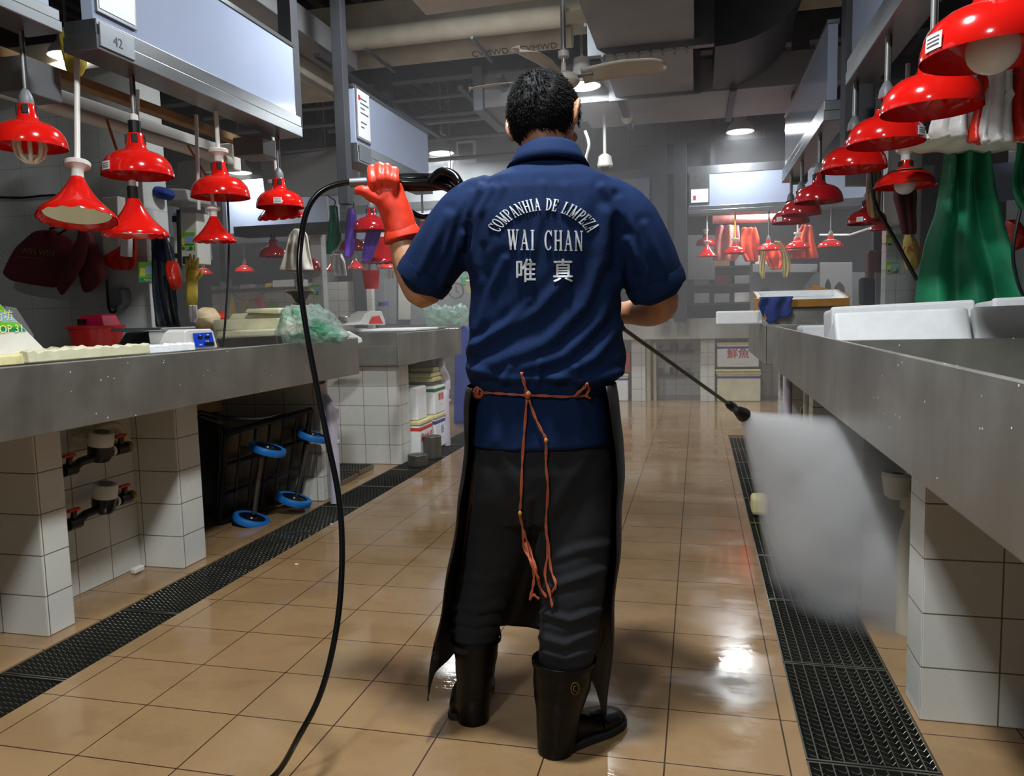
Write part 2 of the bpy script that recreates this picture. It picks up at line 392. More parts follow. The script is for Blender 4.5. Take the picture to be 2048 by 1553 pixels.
# ---- tiled piers and stall walls on the left
def pier(x0, x1, y0, y1, z1, mat='white_tile', name='pillar', z0=0):
    return struct(MB().box(x0, x1, y0, y1, z0, z1).build(name, mat, bevel=.004))
pier(-3.1, -2.28, 2.21, 2.335, .80); pier(-3.1, -2.505, 2.335, 2.965, .80, name='wall_recess'); pier(-3.1, -2.28, 2.965, 3.135, .80)
pier(-3.1, -2.24, 4.25, 4.37, .80)
pier(-3.6, -2.19, 5.41, 5.55, .765); pier(-2.30, -2.19, 5.55, 5.62, .765); pier(-3.1, -2.19, 6.42, 6.53, .80)
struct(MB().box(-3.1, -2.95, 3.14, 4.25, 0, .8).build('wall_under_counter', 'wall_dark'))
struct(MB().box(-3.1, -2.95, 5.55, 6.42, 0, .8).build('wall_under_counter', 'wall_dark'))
struct(MB().box(-5.4, -3.34, 4.2, 4.42, 0, 2.7).build('wall_partition', 'wall_tile', bevel=.004))
struct(MB().box(-5.5, -5.4, -2, 4.4, 0, 2.7).build('wall_stall', 'wall_grey'))
# second left partition with the label sign (seen past the hose)
struct(MB().box(-4.35, -1.7, 9.9, 9.98, 1.02, 2.0).build('wall_rear_stall', 'wall_grey'))
struct(MB().box(1.6, 2.7, 7.9, 8.0, 0, 3.2).build('wall_rear_right', 'wall_dark'))
# right side piers
for y0, y1 in ((2.19, 2.335), (2.975, 3.11), (4.25, 4.4), (5.9, 6.05)): pier(.584, 1.9, y0, y1, .75, 'white_tile_right')
struct(MB().box(1.75, 1.9, 2.335, 8, 0, .75).build('wall_under_counter', 'wall_grey'))
struct(MB().box(1.385, 1.62, 6.4, 6.55, 0, 2.5).build('wall_partition', 'wall_tile', bevel=.004))
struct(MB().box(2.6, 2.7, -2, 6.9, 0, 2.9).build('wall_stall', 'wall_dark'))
# far row: piers, grey columns, back wall of the far stalls
for x0, x1 in ((-.80, -.63), (.03, .20), (1.3, 1.45), (-1.9, -1.73), (-3.0, -2.85)): pier(x0, x1, 9.62, 9.75, .80)
struct(MB().box(-4.5, 3.5, 10.3, 10.4, 0, .8).build('wall_recess', 'white_tile'))
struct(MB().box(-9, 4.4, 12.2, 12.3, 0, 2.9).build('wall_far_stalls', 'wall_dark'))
for x0, x1 in ((-.50, -.33), (-.26, -.12)):
    struct(MB().box(x0, x1, 8.95, 9.1, .98, 4.1).build('column', 'duct_dark'))
struct(MB().box(-6.6, -4.2, 9.55, 9.65, 0, 1.60).build('wall_far_tiled', 'white_tile'))
for X, Y in ((-4.35, 9.5), (-6.7, 9.5), (-1.95, 9.4)):
    struct(MB().box(X-.08, X+.08, Y, Y+.14, 0, 4.1).build('column', 'beam_dark'))
# ---- stainless counters: shallow sinks with deep aprons
def trough(name, x0, x1, y0, y1, zb, zt, label, aisle, floor_drop=.05, wall=.012, dividers=(), mat='stainless', lip=.035):
    o = MB()
    o.box(x0+wall*.5, x1-wall*.5, y0+wall*.5, y1-wall*.5, zt-floor_drop-.012, zt-floor_drop)
    for a in ((x0, x0+wall, y0, y1), (x1-wall, x1, y0, y1), (x0+wall, x1-wall, y0, y0+wall), (x0+wall, x1-wall, y1-wall, y1)): o.box(*a, zb, zt)
    return tag(o.build(name, mat, bevel=.004), label, 'counter')
trough('steel_counter', -3.30, -2.05, .30, 4.43, .773, 1.0, 'long stainless market counter on tiled piers along the left aisle', 1)
trough('steel_counter', -3.30, -2.05, 5.50, 6.58, .775, 1.006, 'shorter stainless counter further down on left, above foam boxes', 1, .07)
tag(MB().box(-3.30, -2.07, 5.33, 5.485, .767, .893).box(-3.30, -2.07, 5.33, 5.35, .893, .903).box(-2.062, -2.05, 5.09, 5.49, .775, 1.006).build('steel_ledge', 'stainless', bevel=.003), 'low stainless ledge and side plate before the shorter left counter', 'ledge')
trough('steel_counter', .48, 1.70, .40, 5.30, .728, 1.005, 'long stainless sink counter on the right beside the spray', -1, .16)
o = MB().box(.495, 1.68, 3.0, 3.012, .85, 1.0)
tag(o.build('sink_divider', 'stainless', bevel=.002), 'upright steel divider across the right-hand sink, foam boxes behind', 'divider')
trough('steel_counter', .44, 1.70, 5.46, 7.2, .74, 1.01, 'next stainless counter beyond the right one, under taped foam tray', -1, .05)
trough('steel_counter', -4.1, 3.2, 9.50, 10.3, .77, 1.01, 'stainless counter running across the far end of the hall', 0, .05)
# water drops under the long right counter rim are part of the steel material
# ---- sign boards hanging over the counters
def board(name_label, X0, X1, y0, y1, z0, zm, z1, side, notice=True, panel_y0=None, plate=True, backmat='acrylic_back'):
    """steel channel with an acrylic sign panel; faces +x (side 1), -x (side -1) or -y (side 0)"""
    r = thing('sign_board', name_label, 'sign board', ((X0+X1)/2, (y0+y1)/2, z0), 'hanging stall sign boards')
    MB().box(X0, X1, y0, y1, z0, z0+(zm-z0)*.5).box(X0+.004, X1-.004, y0+.004, y1-.004, z0+(zm-z0)*.5, zm).build('steel_channel', 'stainless_clean', r, bevel=.003)
    if side: 
        xf = X1-.02 if side > 0 else X0+.02; a, b = sorted((xf, xf-side*.05))
        MB().box(a, b, y0+.01, y1-.03, zm, z1).build('sign_panel', 'acrylic', r, bevel=.002)
        MB().box(a-.006, b+.006, y0, y1-.02, z1, z1+.02).build('panel_trim', 'stainless_clean', r)
        xs = (b if side > 0 else a)
        if notice:
            e = side*.012; a2, b2 = sorted((xs, xs+e)); ya = y0+.02
            n = MB().box(a2, b2, ya, ya+.21, zm+.03, zm+.36).build('notice_frame', 'stainless_clean', r, bevel=.002)
            a3, b3 = sorted((xs+e, xs+e+side*.002))
            MB().box(a3, b3, ya+.012, ya+.198, zm+.045, zm+.345).build('notice_sheet', 'paper', n)
            t = MB(); xx = xs+e+side*.0035
            for k, wd in enumerate((.10, .13, .07, .12, .0, .09, .05)):
                if wd: t.box(min(xx, xx-side*.001), max(xx, xx-side*.001), ya+.05, ya+.05+wd, zm+.29-.03*k, zm+.297-.03*k)
            t.build('notice_print', 'ink', n)
            t = MB(); M = frame((xx, ya+.04, zm+.30), (0, side, 0) if side > 0 else (0, -1, 0), (0, 0, 1)); t.box(min(xx, xx-side*.001), max(xx, xx-side*.001), ya+.02, ya+.05, zm+.28, zm+.31); t.build('notice_crest', 'ink_red', n)
        if plate:
            e = side*.006; q = X1 if side > 0 else X0; a2, b2 = sorted((q, q+e))
            pl = MB().box(a2, b2, y0+.01, y0+.19, z0+.012, zm-.012).build('number_plate', 'galvanised', r, bevel=.002)
    else:
        MB().box(X0+.01, X1-.02, y0+.02, y0+.07, zm, z1).build('sign_panel', 'acrylic', r, bevel=.002)
        MB().box(X0, X1, y0+.012, y0+.078, z1, z1+.09).build('panel_trim', 'stainless_clean', r)
        for xx in (X0+.25, X1-.3): MB().box(xx, xx+.05, y0+.09, y0+.13, z0+.05, 4.2).build('hanger', 'beam_dark', r)
        if notice:
            n = MB().box(X0+.02, X0+.24, y0+.004, y0+.02, zm+.03, zm+.38).build('notice_frame', 'stainless_clean', r, bevel=.002)
            MB().box(X0+.035, X0+.225, y0, y0+.004, zm+.04, zm+.19).build('notice_sheet', 'paper', n)
            MB().box(X0+.06, X0+.09, y0-.002, y0, zm+.07, zm+.12).build('notice_crest', 'ink_red', n)
    return r
b1 = board('large pale sign board over the left counter with framed notice', -2.28, -2.13, 2.49, 4.0, 2.125, 2.235, 2.60, 1)
M = frame((-2.1235, 2.59, 2.175), (0, 1, 0), (0, 0, 1))
t = MB(); text_mb(t, '42', .05, M, .0006); t.build('plate_number', 'ink', kids(b1)[-1])
b0 = board('pale sign board cut off by the upper left photo edge', -2.28, -2.13, 1.2, 2.33, 2.125, 2.20, 2.6, 1, False, plate=False)
board('second left sign board with tall framed notice, behind the raised glove', -2.28, -2.13, 4.73, 6.17, 2.125, 2.25, 2.60, 1)
board('right sign board cut off by the top photo edge', .665, .80, 1.9, 3.95, 2.14, 2.25, 2.60, -1, False, plate=False)
board('second right sign board above the red lamps with bright lamp glare', .665, .80, 4.6, 6.75, 2.13, 2.24, 2.64, -1, False, plate=False)
board('far sign board facing the aisle with small notice, right of the columns', -.11, 2.1, 9.24, 9.46, 2.21, 2.30, 2.66, 0)
board('far sign board with lamp glare, left of the grey columns', -1.62, -.53, 9.24, 9.46, 2.17, 2.29, 2.66, 0, False)
board('far left sign board lit above the purple gloves', -4.2, -2.6, 8.9, 9.1, 1.96, 2.08, 2.40, 0, False)
board('far left sign board behind the second left dome lamp', -7.9, -4.45, 9.2, 9.42, 2.13, 2.27, 2.86, 0, False)
# grey-backed boards further back in the far left
tag(MB().slab([aY(520, 318, 6.75), aY(716, 292, 6.75), aY(716, 388, 6.75), aY(530, 396, 6.75)], (0, .05, 0)).build('back_board', 'acrylic_back', bevel=.003), 'plain grey back of a sign board between two dark posts', 'panel')
tag(MB().box(-4.35, -2.15, 6.7, 6.95, 1.93, 2.02).build('shelf_beam', 'beam_dark', bevel=.003), 'dark steel beam above hanging green and purple gloves', 'beam')
# posts that carry the boards
def post(x0, x1, y0, y1, z0, label, z1=4.2, mat='beam_dark'):
    return tag(MB().box(x0, x1, y0, y1, z0, z1).build('steel_post', mat, bevel=.003), label, 'post')
post(-2.24, -2.17, 4.63, 4.71, 1.85, 'dark steel post at near end of the second left sign board')
post(-2.64, -2.5, 6.2, 6.3, 2.3, 'dark steel post at the far end of the second left board')
post(.72, .86, 4.28, 4.42, 1.9, 'wide dark steel post between the two right sign boards')
post(-5.80, -5.72, 8.6, 8.68, 1.6, 'dark steel post in the far left behind lamp with sticker')
post(-2.26, -2.18, 4.02, 4.1, 2.2, 'dark steel hanger above far end of large left board')
post(-2.26, -2.18, 2.9, 3.0, 2.62, 'dark steel hanger on top of the large left board')
post(.72, .84, 6.55, 6.67, 2.1, 'narrow steel post at the far end of the right boards')
# ---- ceiling works
struct(MB().box(-9, 5, 5.55, 6.05, 3.22, 3.45).build('beam', 'beam_cream', bevel=.01))
struct(MB().box(-9, 5, 6.05, 6.3, 3.32, 3.5).build('beam', 'beam_cream', bevel=.01))
r = thing('cream_pipe_run', 'pair of cream wrapped pipes crossing under the ceiling beam', 'pipe', (-2, 5.5, 3.1))
for y, z, rad in ((5.50, 3.17, .075), (5.86, 3.15, .075)):
    p_ = MB().tube([(-5.2, y, z), (-.9, y, z)], rad, 18).build('wrapped_pipe', 'beam_cream', r, smooth=True)
for x in (-2.35, -1.55, -.75): MB().box(x, x+.02, 5.40, 5.95, 3.05, 3.07).build('pipe_bracket', 'galvanised', r)
for y0, y1, z in ((9.5, 9.8, 2.72), (7.6, 7.75, 3.5)):
    struct(MB().box(-9, 5, y0, y1, z, z+.35).build('beam', 'beam_dark', bevel=.01))
# main air duct coming down the hall, then the cross duct
r = thing('air_duct', 'large grey sheet metal air duct under the ceiling', 'duct', (-.33, 4.8, 2.8))
MB().box(-.63, -.02, 3.2, 5.12, 2.80, 3.25).build('duct_section', 'duct_paint', r, bevel=.004)
MB().box(-.69, .10, 5.12, 5.18, 2.76, 3.3).build('duct_flange', 'galvanised', r, bevel=.003)
MB().slab([(-.63, 5.19, 2.80), (-.63, 6.28, 2.80), (-.63, 6.28, 3.2), (-.63, 5.19, 3.2)], (.60, 0, 0)).build('duct_section', 'duct_paint', r, bevel=.004)
MB().box(-.68, .02, 6.28, 6.31, 2.775, 3.25).build('duct_flange', 'galvanised', r)
for k in range(8): MB().box(-.6+.075*k, -.585+.075*k, 5.1, 5.2, 2.745, 2.762).build('flange_bolt', 'galvanised', r)
r = thing('cross_duct', 'wide grey duct crossing the hall behind the main duct', 'duct', (0, 6.8, 2.8))
MB().box(-1.72, -.95, 6.36, 7.1, 2.83, 3.1).build('duct_section', 'duct_paint', r, bevel=.004)
MB().box(-.95, 1.05, 6.36, 7.25, 2.80, 3.05).build('duct_section', 'duct_paint', r, bevel=.004)
MB().box(-1.80, -1.72, 6.3, 7.12, 2.80, 3.15).build('duct_flange', 'galvanised', r, bevel=.003)
pr = [(.11, 2.80)]+[(.13+.54*math.sin(a), 3.2-.40*math.cos(a)) for a in [PI/2*k/8 for k in range(9)]]+[(.11, 3.2)]
MB().slab([(x, 5.3, z) for x, z in pr], (0, 1.0, 0)).build('duct_elbow', 'duct_dark', r, smooth=True)
for k, x in enumerate((.24, -.62)):
    MB().box(x, x+.05, 6.3, 7.3, 2.775, 2.80).build('duct_strap', 'duct_dark', r)
# conduits, cable trays and struts in the dark between ducts
for k, (x0, x1, y, z, rr) in enumerate(((-4.6, -.7, 6.7, 3.05, .018), (-4.6, -.7, 6.9, 2.95, .022), (-4.6, -1.8, 7.6, 2.9, .02), (-3.9, -1.8, 8.2, 2.82, .022), (-3.9, -1.2, 7.9, 3.15, .03))):
    tag(MB().tube([(x0, y, z), (x1, y, z)], rr, 8).build('conduit_pipe', 'galvanised', smooth=True), 'thin metal conduit under the dark ceiling, %s from the cream pipes' % ords[k+1], 'pipe', 'conduits under the ceiling')
for k, (x, y0, y1, z) in enumerate(((-2.55, 5.0, 7.6, 2.9), (-1.9, 6.2, 7.9, 2.95), (-1.55, 6.1, 8.1, 2.98))):
    tag(MB().box(x, x+.045, y0, y1, z, z+.03).build('cable_tray', 'duct_dark'), 'narrow dark cable tray running down the hall, %s from left' % ('first', 'second', 'third')[k], 'cable tray', 'cable trays')
# corrugated decking between the beams
t = MB()
for k in range(60): t.box(-6+.2*k, -5.9+.2*k, -2, 12, 4.12, 4.2)
struct(t.build('beam_decking', 'beam_dark'))
# rectangular beams / duct side on the left above the first board
r = thing('insulated_duct', 'pale insulated duct sloping behind the left sign board', 'duct', (-3.2, 4.6, 2.9))
MB().box(-3.15, -2.75, 2.6, 5.75, 2.82, 3.05).build('duct_section', 'beam_cream', r, bevel=.006)
MB().box(-2.72, -2.5, 2.6, 5.6, 2.98, 3.15).build('duct_section', 'duct_paint', r, bevel=.006)
# white fluorescent fitting at the top of the picture
r = thing('ceiling_light_fitting', 'flat cream ceiling light box at the top edge of photo', 'ceiling light', (-1.2, 4.3, 2.8))
MB().slab([aZ(815, -10, 2.8), aZ(852, 31, 2.8), aZ(1072, 0, 2.8), aZ(1100, -60, 2.8), aZ(840, -60, 2.8)], (0, 0, .09)).build('housing', 'fan_blade', r, bevel=.004)
# dark ceiling grille / vent
r = thing('wall_vent', 'square slotted air vent high on the far wall', 'vent', aY(935, 300, 9.3))
a, b = aY(912, 283, 9.3), aY(952, 323, 9.3)
MB().box(a.x, b.x, 9.3, 9.36, b.z, a.z).build('frame', 'white_plastic', r, bevel=.003)
t = MB()
for k in range(7):
    for l in range(7): x = a.x+.03+(b.x-a.x-.06)*k/7; z = b.z+.03+(a.z-b.z-.06)*l/7; t.box(x, x+.022, 9.292, 9.30, z, z+.022)
t.build('vent_slots', 'black_matte', r)
struct(MB().box(-4.4, -1.7, 9.36, 9.5, 2.45, 3.3).build('beam', 'wall_grey'))
# high-bay lamps
for k, (x, y, z, wt) in enumerate(HIGHBAYS):
    lab = ['bright round ceiling lamp at the far right end of aisle', 'bright round ceiling lamp beside the square wall vent', 'bright ceiling lamp seen just behind the ceiling fan', 'round ceiling lamp over the middle of aisle', 'round ceiling lamp above the worker', 'round ceiling lamp behind the camera', 'bright ceiling lamp in the far left beyond the stalls', 'round ceiling lamp over the far right stalls', 'round ceiling lamp over the left rear stalls', 'added fill lamp hidden behind the far sign board', 'round lamp over the far left aisle'][k]
    r = thing('ceiling_lamp', lab, 'ceiling lamp', (x, y, z), 'round ceiling lamps')
    MB().lathe([(.02, .22), (.06, .21), (.07, .12), (.13, .05), (.15, 0), (.14, 0), (.12, .045)], 28, (x, y, z)).build('lamp_shade', 'white_plastic', r, smooth=True)
    MB().lathe([(.001, .004), (.138, .004), (.138, .012), (.001, .012)], 28, (x, y, z)).build('diffuser', 'lamp_glow', r)
    MB().tube([(x, y, z+.2), (x, y, 4.2)], .012, 8).build('rod', 'rod_steel', r)
    ld = bpy.data.lights.new('lamp_light', 'AREA'); ld.shape = 'DISK'; ld.size = .30; ld.energy = wt; ld.color = LIGHTCOL
    lo = bpy.data.objects.new('lamp_light', ld); C.objects.link(lo); lo.parent = r; lo.location = (0, 0, -.01)
# ------------------------------------------------------------------ red market lamps
def make_lamp(kind, top, bulb=None, slots=True, sticker=None, rodmat='rod_steel', ztop=.4, enamel='red_enamel', flange=False):
    """parts built around the centre of the rim, rod running up to local height ztop; unit size: 0.28 m wide"""
    r = thing('pendant_lamp', '', 'hanging lamp')
    if kind == 'dome':
        out = [(.140, 0), (.1405, .006), (.138, .026), (.130, .052), (.114, .074), (.092, .090), (.066, .100), (.048, .106), (.040, .118), (.035, .145), (.031, .172), (.029, .174)]
    elif kind == 'low':
        out = [(.150, 0), (.151, .005), (.142, .010), (.136, .030), (.120, .052), (.094, .068), (.062, .078), (.042, .088), (.035, .105), (.031, .130), (.028, .132)]
    else:
        out = [(.140, 0), (.139, .006), (.134, .016), (.108, .040), (.078, .072), (.054, .104), (.038, .132), (.026, .158), (.022, .165)]
    inn = [(a-.004, b-.003) for a, b in out[1:-1]][::-1]
    inn[-1] = (.136, .001)
    wv = {0: -.006, len(out)+len(inn)-1: -.006} if kind == 'cone' else None
    mb = MB(); mb.lathe(out+inn, 64 if kind == 'cone' else 40, wave=wv)
    mb.build('lamp_shade', enamel, r, smooth=True, local=True)
    if kind == 'cone': MB().lathe([(.118, .018), (.09, .046), (.06, .078), (.03, .112), (.006, .115)], 32).build('reflector', 'lamp_white', r, smooth=True, local=True)
    else: MB().lathe([(.085, .078), (.06, .084), (.02, .09), (.004, .09)], 28).build('reflector', 'lamp_white', r, smooth=True, local=True)
    zt = out[-1][1]
    if slots and kind != 'cone':
        for k in range(4):
            M = Matrix.Rotation(PI/2*k+.6, 4, 'Z'); zz = out[-4][1]+.008
            MB().box(.027, .0395, -.012, .012, zz+.004, zt-.006, M).build('vent_slot', 'black_matte', r, bevel=.003, local=True)
    if top == 'socket':
        MB().lathe([(.028, zt-.012), (.029, zt+.01), (.026, zt+.03), (.017, zt+.05), (.009, zt+.062), (.006, zt+.064)], 20, cap=True).build('socket', 'grey_plastic', r, smooth=True, local=True); z0 = zt+.06
    elif top == 'black':
        MB().lathe([(.024, zt-.012), (.025, zt+.05), (.012, zt+.055)], 20, cap=True).build('socket', 'black_plastic', r, smooth=True, local=True); z0 = zt+.055
        MB().lathe([(.016, zt+.05), (.016, zt+.075), (.01, zt+.08)], 16, cap=True).build('collar', 'white_plastic', r, smooth=True, local=True)
    else:
        MB().lathe([(.024, zt-.014), (.022, zt+.022), (.026, zt+.03), (.046, zt+.044), (.048, zt+.058), (.044, zt+.062), (.01, zt+.064)], 24, cap=True).build('socket', 'white_plastic', r, smooth=True, local=True); z0 = zt+.06
    if ztop > z0: MB().tube([(0, 0, z0), (0, 0, ztop)], .0085 if rodmat in ('rod_steel',) else .011, 10).build('rod', rodmat, r, smooth=True, local=True)
    if rodmat == 'rod_steel' and ztop > z0: MB().tube([(.012, 0, z0), (.0125, 0, ztop)], .0035, 6).build('cord', 'black_plastic', r, smooth=True, local=True)
    if bulb == 'globe': MB().ball((0, 0, .012), (.052, .052, .05), 24, 14).build('bulb', 'bulb_glass', r, smooth=True, local=True)
    if bulb == 'spiral':
        s = MB()
        for k in range(4):
            q = PI*k/4; c_, s_ = math.cos(q), math.sin(q)
            s.tube([(c_*rr, s_*rr, zz) for rr, zz in [(.03, .09), (.05, .04), (.055, 0), (.045, -.035), (.02, -.055), (0, -.058), (-.02, -.055), (-.045, -.035), (-.055, 0), (-.05, .04), (-.03, .09)]], .0085, 8)
        s.build('bulb', 'bulb_glass', r, smooth=True, local=True)
    if sticker is not None:
        s = MB(); a0 = sticker
        def fn(u, v): a = a0+(u-.5)*.34; z = .008+.034*v; rr = .1425-.09*max(0, z-.02)**1.0; return (math.cos(a)*rr, math.sin(a)*rr, z)
        s.grid(fn, 6, 2); st = s.build('sticker', 'paper', r, solid=.001, local=True)
        s = MB()
        for k in range(3):
            def f2(u, v): a = a0+(u-.5)*.26; z = .016+.008*k+.0025*v; rr = .1437-.09*max(0, z-.02); return (math.cos(a)*rr, math.sin(a)*rr, z)
            s.grid(f2, 5, 1)
        s.build('sticker_print', 'ink', st, local=True)
    return r
def place_lamp(x, y, wpx, plane, val, ztop, label, group, kind='dome', top='socket', tilt=(0, 0), **kw):
    p = aX(x, y, val) if plane == 'X' else aY(x, y, val)
    d = (p-CAM).dot(Fv); s = wpx*d/FOC/(.28 if kind != 'low' else .302)
    r = make_lamp(kind, top, ztop=(ztop-p.z)/s, **kw); r.location = p; r.scale = (s, s, s); r.rotation_euler = (tilt[0], tilt[1], 0)
    r['label'] = label; r['group'] = group; return r
GL, GR, GF = 'red lamps over the left counter', 'red lamps over the right counter', 'red lamps across the far end'
LX = -2.25
PL = place_lamp
PL(60, 296, 136, 'X', LX, 2.14, 'red dome lamp at left photo edge with spiral bulb showing', GL, bulb='spiral')
PL(276, 353, 134, 'X', LX, 2.14, 'red dome lamp with white sticker on its left and black socket', GL, top='black', sticker=-1.85)
PL(442, 396, 113, 'X', LX, 2.14, 'red dome lamp with white flanged cup, third along left counter', GL, top='cup', rodmat='white_plastic')
PL(561, 416, 93, 'X', LX, 2.14, 'red dome lamp with centred white sticker at end of left board', GL, sticker=-1.15)
PL(155, 437, 146, 'X', LX, 2.18, 'red scalloped cone lamp tilted to show its cream inside, far left', GL, kind='cone', top='cup', rodmat='white_plastic', tilt=(-.20, -.10))
PL(272, 471, 124, 'X', LX+.02, 1.69, 'red scalloped cone lamp with black taped neck under dome lamp', GL, kind='cone', top='black', rodmat='white_plastic')
PL(430, 483, 84, 'X', LX-.02, 1.76, 'slender red cone lamp with white cup under the third dome', GL, kind='cone', top='cup', rodmat='white_plastic')
PL(563, 436, 92, 'X', LX-.06, 1.9, 'red scalloped cone lamp tucked below the stickered dome lamp', GL, kind='cone', top='cup', tilt=(.2, 0), rodmat='white_plastic')
G2 = 'red lamps over the second left stall'
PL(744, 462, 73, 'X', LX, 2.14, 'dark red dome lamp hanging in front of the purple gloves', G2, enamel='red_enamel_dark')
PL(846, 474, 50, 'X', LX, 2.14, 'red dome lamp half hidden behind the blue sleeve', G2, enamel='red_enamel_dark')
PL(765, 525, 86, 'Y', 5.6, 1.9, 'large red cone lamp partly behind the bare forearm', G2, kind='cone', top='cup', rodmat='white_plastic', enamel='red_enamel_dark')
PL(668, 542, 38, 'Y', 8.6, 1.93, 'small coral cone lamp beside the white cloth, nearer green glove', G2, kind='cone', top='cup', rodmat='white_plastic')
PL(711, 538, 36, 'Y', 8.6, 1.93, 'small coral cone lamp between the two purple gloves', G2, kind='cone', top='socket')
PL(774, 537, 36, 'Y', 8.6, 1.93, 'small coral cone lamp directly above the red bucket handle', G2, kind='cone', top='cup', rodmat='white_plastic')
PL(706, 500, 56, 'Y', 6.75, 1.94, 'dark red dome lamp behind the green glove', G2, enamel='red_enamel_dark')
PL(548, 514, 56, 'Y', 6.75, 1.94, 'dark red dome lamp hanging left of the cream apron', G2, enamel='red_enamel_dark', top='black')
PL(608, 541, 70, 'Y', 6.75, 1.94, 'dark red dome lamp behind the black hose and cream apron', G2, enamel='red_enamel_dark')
G3 = 'small red lamps in the far left'
PL(407, 549, 40, 'Y', 9.3, 2.15, 'small bright red lamp, left one of far pair above bunting', G3, kind='low', slots=False)
PL(490, 544, 41, 'Y', 9.3, 2.15, 'small bright red lamp, right one of far pair above bunting', G3, kind='low', slots=False)
PL(345, 553, 36, 'Y', 9.3, 2.15, 'small red lamp peeking between the white meter boxes', G3, kind='low', slots=False)
# right hand row, nearest first
PL(1985, 112, 262, 'X', .60, 2.2, 'largest red dome lamp at upper right corner with globe bulb', GR, bulb='globe', sticker=-2.75)
PL(1862, 222, 186, 'X', .69, 2.2, 'second red dome lamp from the right in descending row', GR)
PL(1771, 289, 145, 'X', .70, 2.2, 'third red dome lamp from right in descending row, right-side sticker', GR, sticker=-.75)
PL(1707, 340, 124, 'X', .70, 2.2, 'fourth red dome lamp from the right in descending row', GR)
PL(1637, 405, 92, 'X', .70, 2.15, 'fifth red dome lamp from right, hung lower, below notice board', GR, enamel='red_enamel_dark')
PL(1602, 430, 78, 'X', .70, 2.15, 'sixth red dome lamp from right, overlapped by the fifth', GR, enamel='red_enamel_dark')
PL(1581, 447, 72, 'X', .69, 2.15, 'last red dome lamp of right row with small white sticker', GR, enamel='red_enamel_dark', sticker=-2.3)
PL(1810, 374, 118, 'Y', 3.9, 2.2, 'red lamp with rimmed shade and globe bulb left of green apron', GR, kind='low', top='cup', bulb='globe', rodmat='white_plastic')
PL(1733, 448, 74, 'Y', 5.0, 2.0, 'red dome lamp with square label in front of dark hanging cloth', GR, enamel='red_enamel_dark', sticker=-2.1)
PL(1762, 460, 44, 'Y', 6.2, 2.0, 'small orange-red cone lamp just behind the labelled dome lamp', GR, kind='cone')
# far end row
PL(1414, 513, 38, 'Y', 9.3, 2.24, 'small far cone lamp nearest the grey columns', GF, kind='cone', top='cup', rodmat='white_plastic')
PL(1411, 491, 37, 'Y', 9.9, 1.97, 'small far dome lamp behind the leftmost cone lamp', GF, top='cup')
PL(1470, 507, 46, 'Y', 9.3, 2.24, 'small far red lamp on the yellow taped rod', GF, kind='low', top='cup', rodmat='tape_yellow', slots=False)
PL(1537, 501, 46, 'Y', 9.3, 2.24, 'small far red lamp with white sticker, behind hangs yellow towel', GF, kind='low', sticker=-2.2, slots=False)
PL(1595, 497, 49, 'Y', 9.3, 2.24, 'small far red lamp on white cup before the orange vest', GF, kind='low', top='cup', rodmat='white_plastic', slots=False)
PL(1591, 502, 44, 'Y', 9.7, 1.8, 'small far red lamp hidden behind the white-cup lamp', GF, kind='low', slots=False)
PL(1661, 495, 52, 'Y', 9.3, 2.24, 'small far red lamp furthest right, right of the orange vest', GF, kind='low', slots=False)

# ------------------------------------------------------------------ ceiling fan and camera dome
r = thing('ceiling_fan', 'old cream ceiling fan with three blades above the worker', 'fan', aY(1128, 168, 4.2))
c = aY(1128, 165, 4.2)
MB().lathe([(.01, -.02), (.07, -.018), (.085, 0), (.08, .03), (.04, .05), (.015, .06), (.012, .12), (.03, .13), (.03, .16), (.012, .17)], 24, c).build('motor', 'fan_blade', r, smooth=True)
MB().tube([c+Vector((0, 0, .1)), (c.x, c.y, 4.2)], .014, 10).build('down_rod', 'rod_steel', r, smooth=True)
for ang, lab in ((-.10, .0), (PI*.98, .0), (-1.80, .0)):
    M = Matrix.Translation(c+Vector((0, 0, .02))) @ Matrix.Rotation(ang, 4, 'Z')
    def fn(u, v):
        x = .10+.44*u; wd = (.045+.030*min(1, u*2.0))*math.sqrt(max(0, 1-max(0, (u-.82)/.18)**2))
        return M @ Vector((x, (v-.5)*2*wd, -.026*(v-.5)*2*(1-.4*u)+.012*math.sin(u*PI)))
    b = MB().grid(fn, 20, 6).build('blade', 'fan_blade', r, smooth=True, solid=.004)
    MB().slab([M @ Vector(q) for q in ((.04, -.018, .0), (.16, -.03, .0), (.16, .03, .0), (.04, .018, 0))], (0, 0, .006)).build('blade_bracket', 'galvanised', r)
d_ = kids(r)
mk = aY(1121, 130, 4.9); tag(r, kind='thing')
MB().lathe([(.001, .0), (.03, 0), (.03, .003), (.001, .003)], 16, Matrix.Translation(c) @ Matrix.Rotation(-1.80, 4, 'Z') @ Vector((.22, 0, -.008))).build('brand_dot', 'ink_red', r)
p = aY(1210, 342, 6.8)
r = thing('security_camera', 'white dome security camera on a ceiling pole', 'camera', p)
MB().lathe([(.03, .14), (.055, .12), (.06, .08), (.066, .055), (.066, .04), (.058, .03)], 24, p, cap=True).build('housing', 'white_plastic', r, smooth=True)
MB().ball(p+Vector((0, 0, .035)), .045, 20, 12).build('lens_dome', 'black_plastic', r, smooth=True)
MB().tube([p+Vector((0, 0, .13)), (p.x, p.y, 2.82)], .014, 10).build('pole', 'white_plastic', r, smooth=True)
p = aY(1254, 254, 6.9)
tag(MB().lathe([(.05, .03), (.05, 0), (.03, -.035), (.01, -.045)], 20, (p.x, p.y, 2.78), cap=True).build('smoke_detector', 'white_plastic', smooth=True), 'small round smoke detector on the cross duct', 'smoke detector')
p = aY(1168, 255, 6.2)
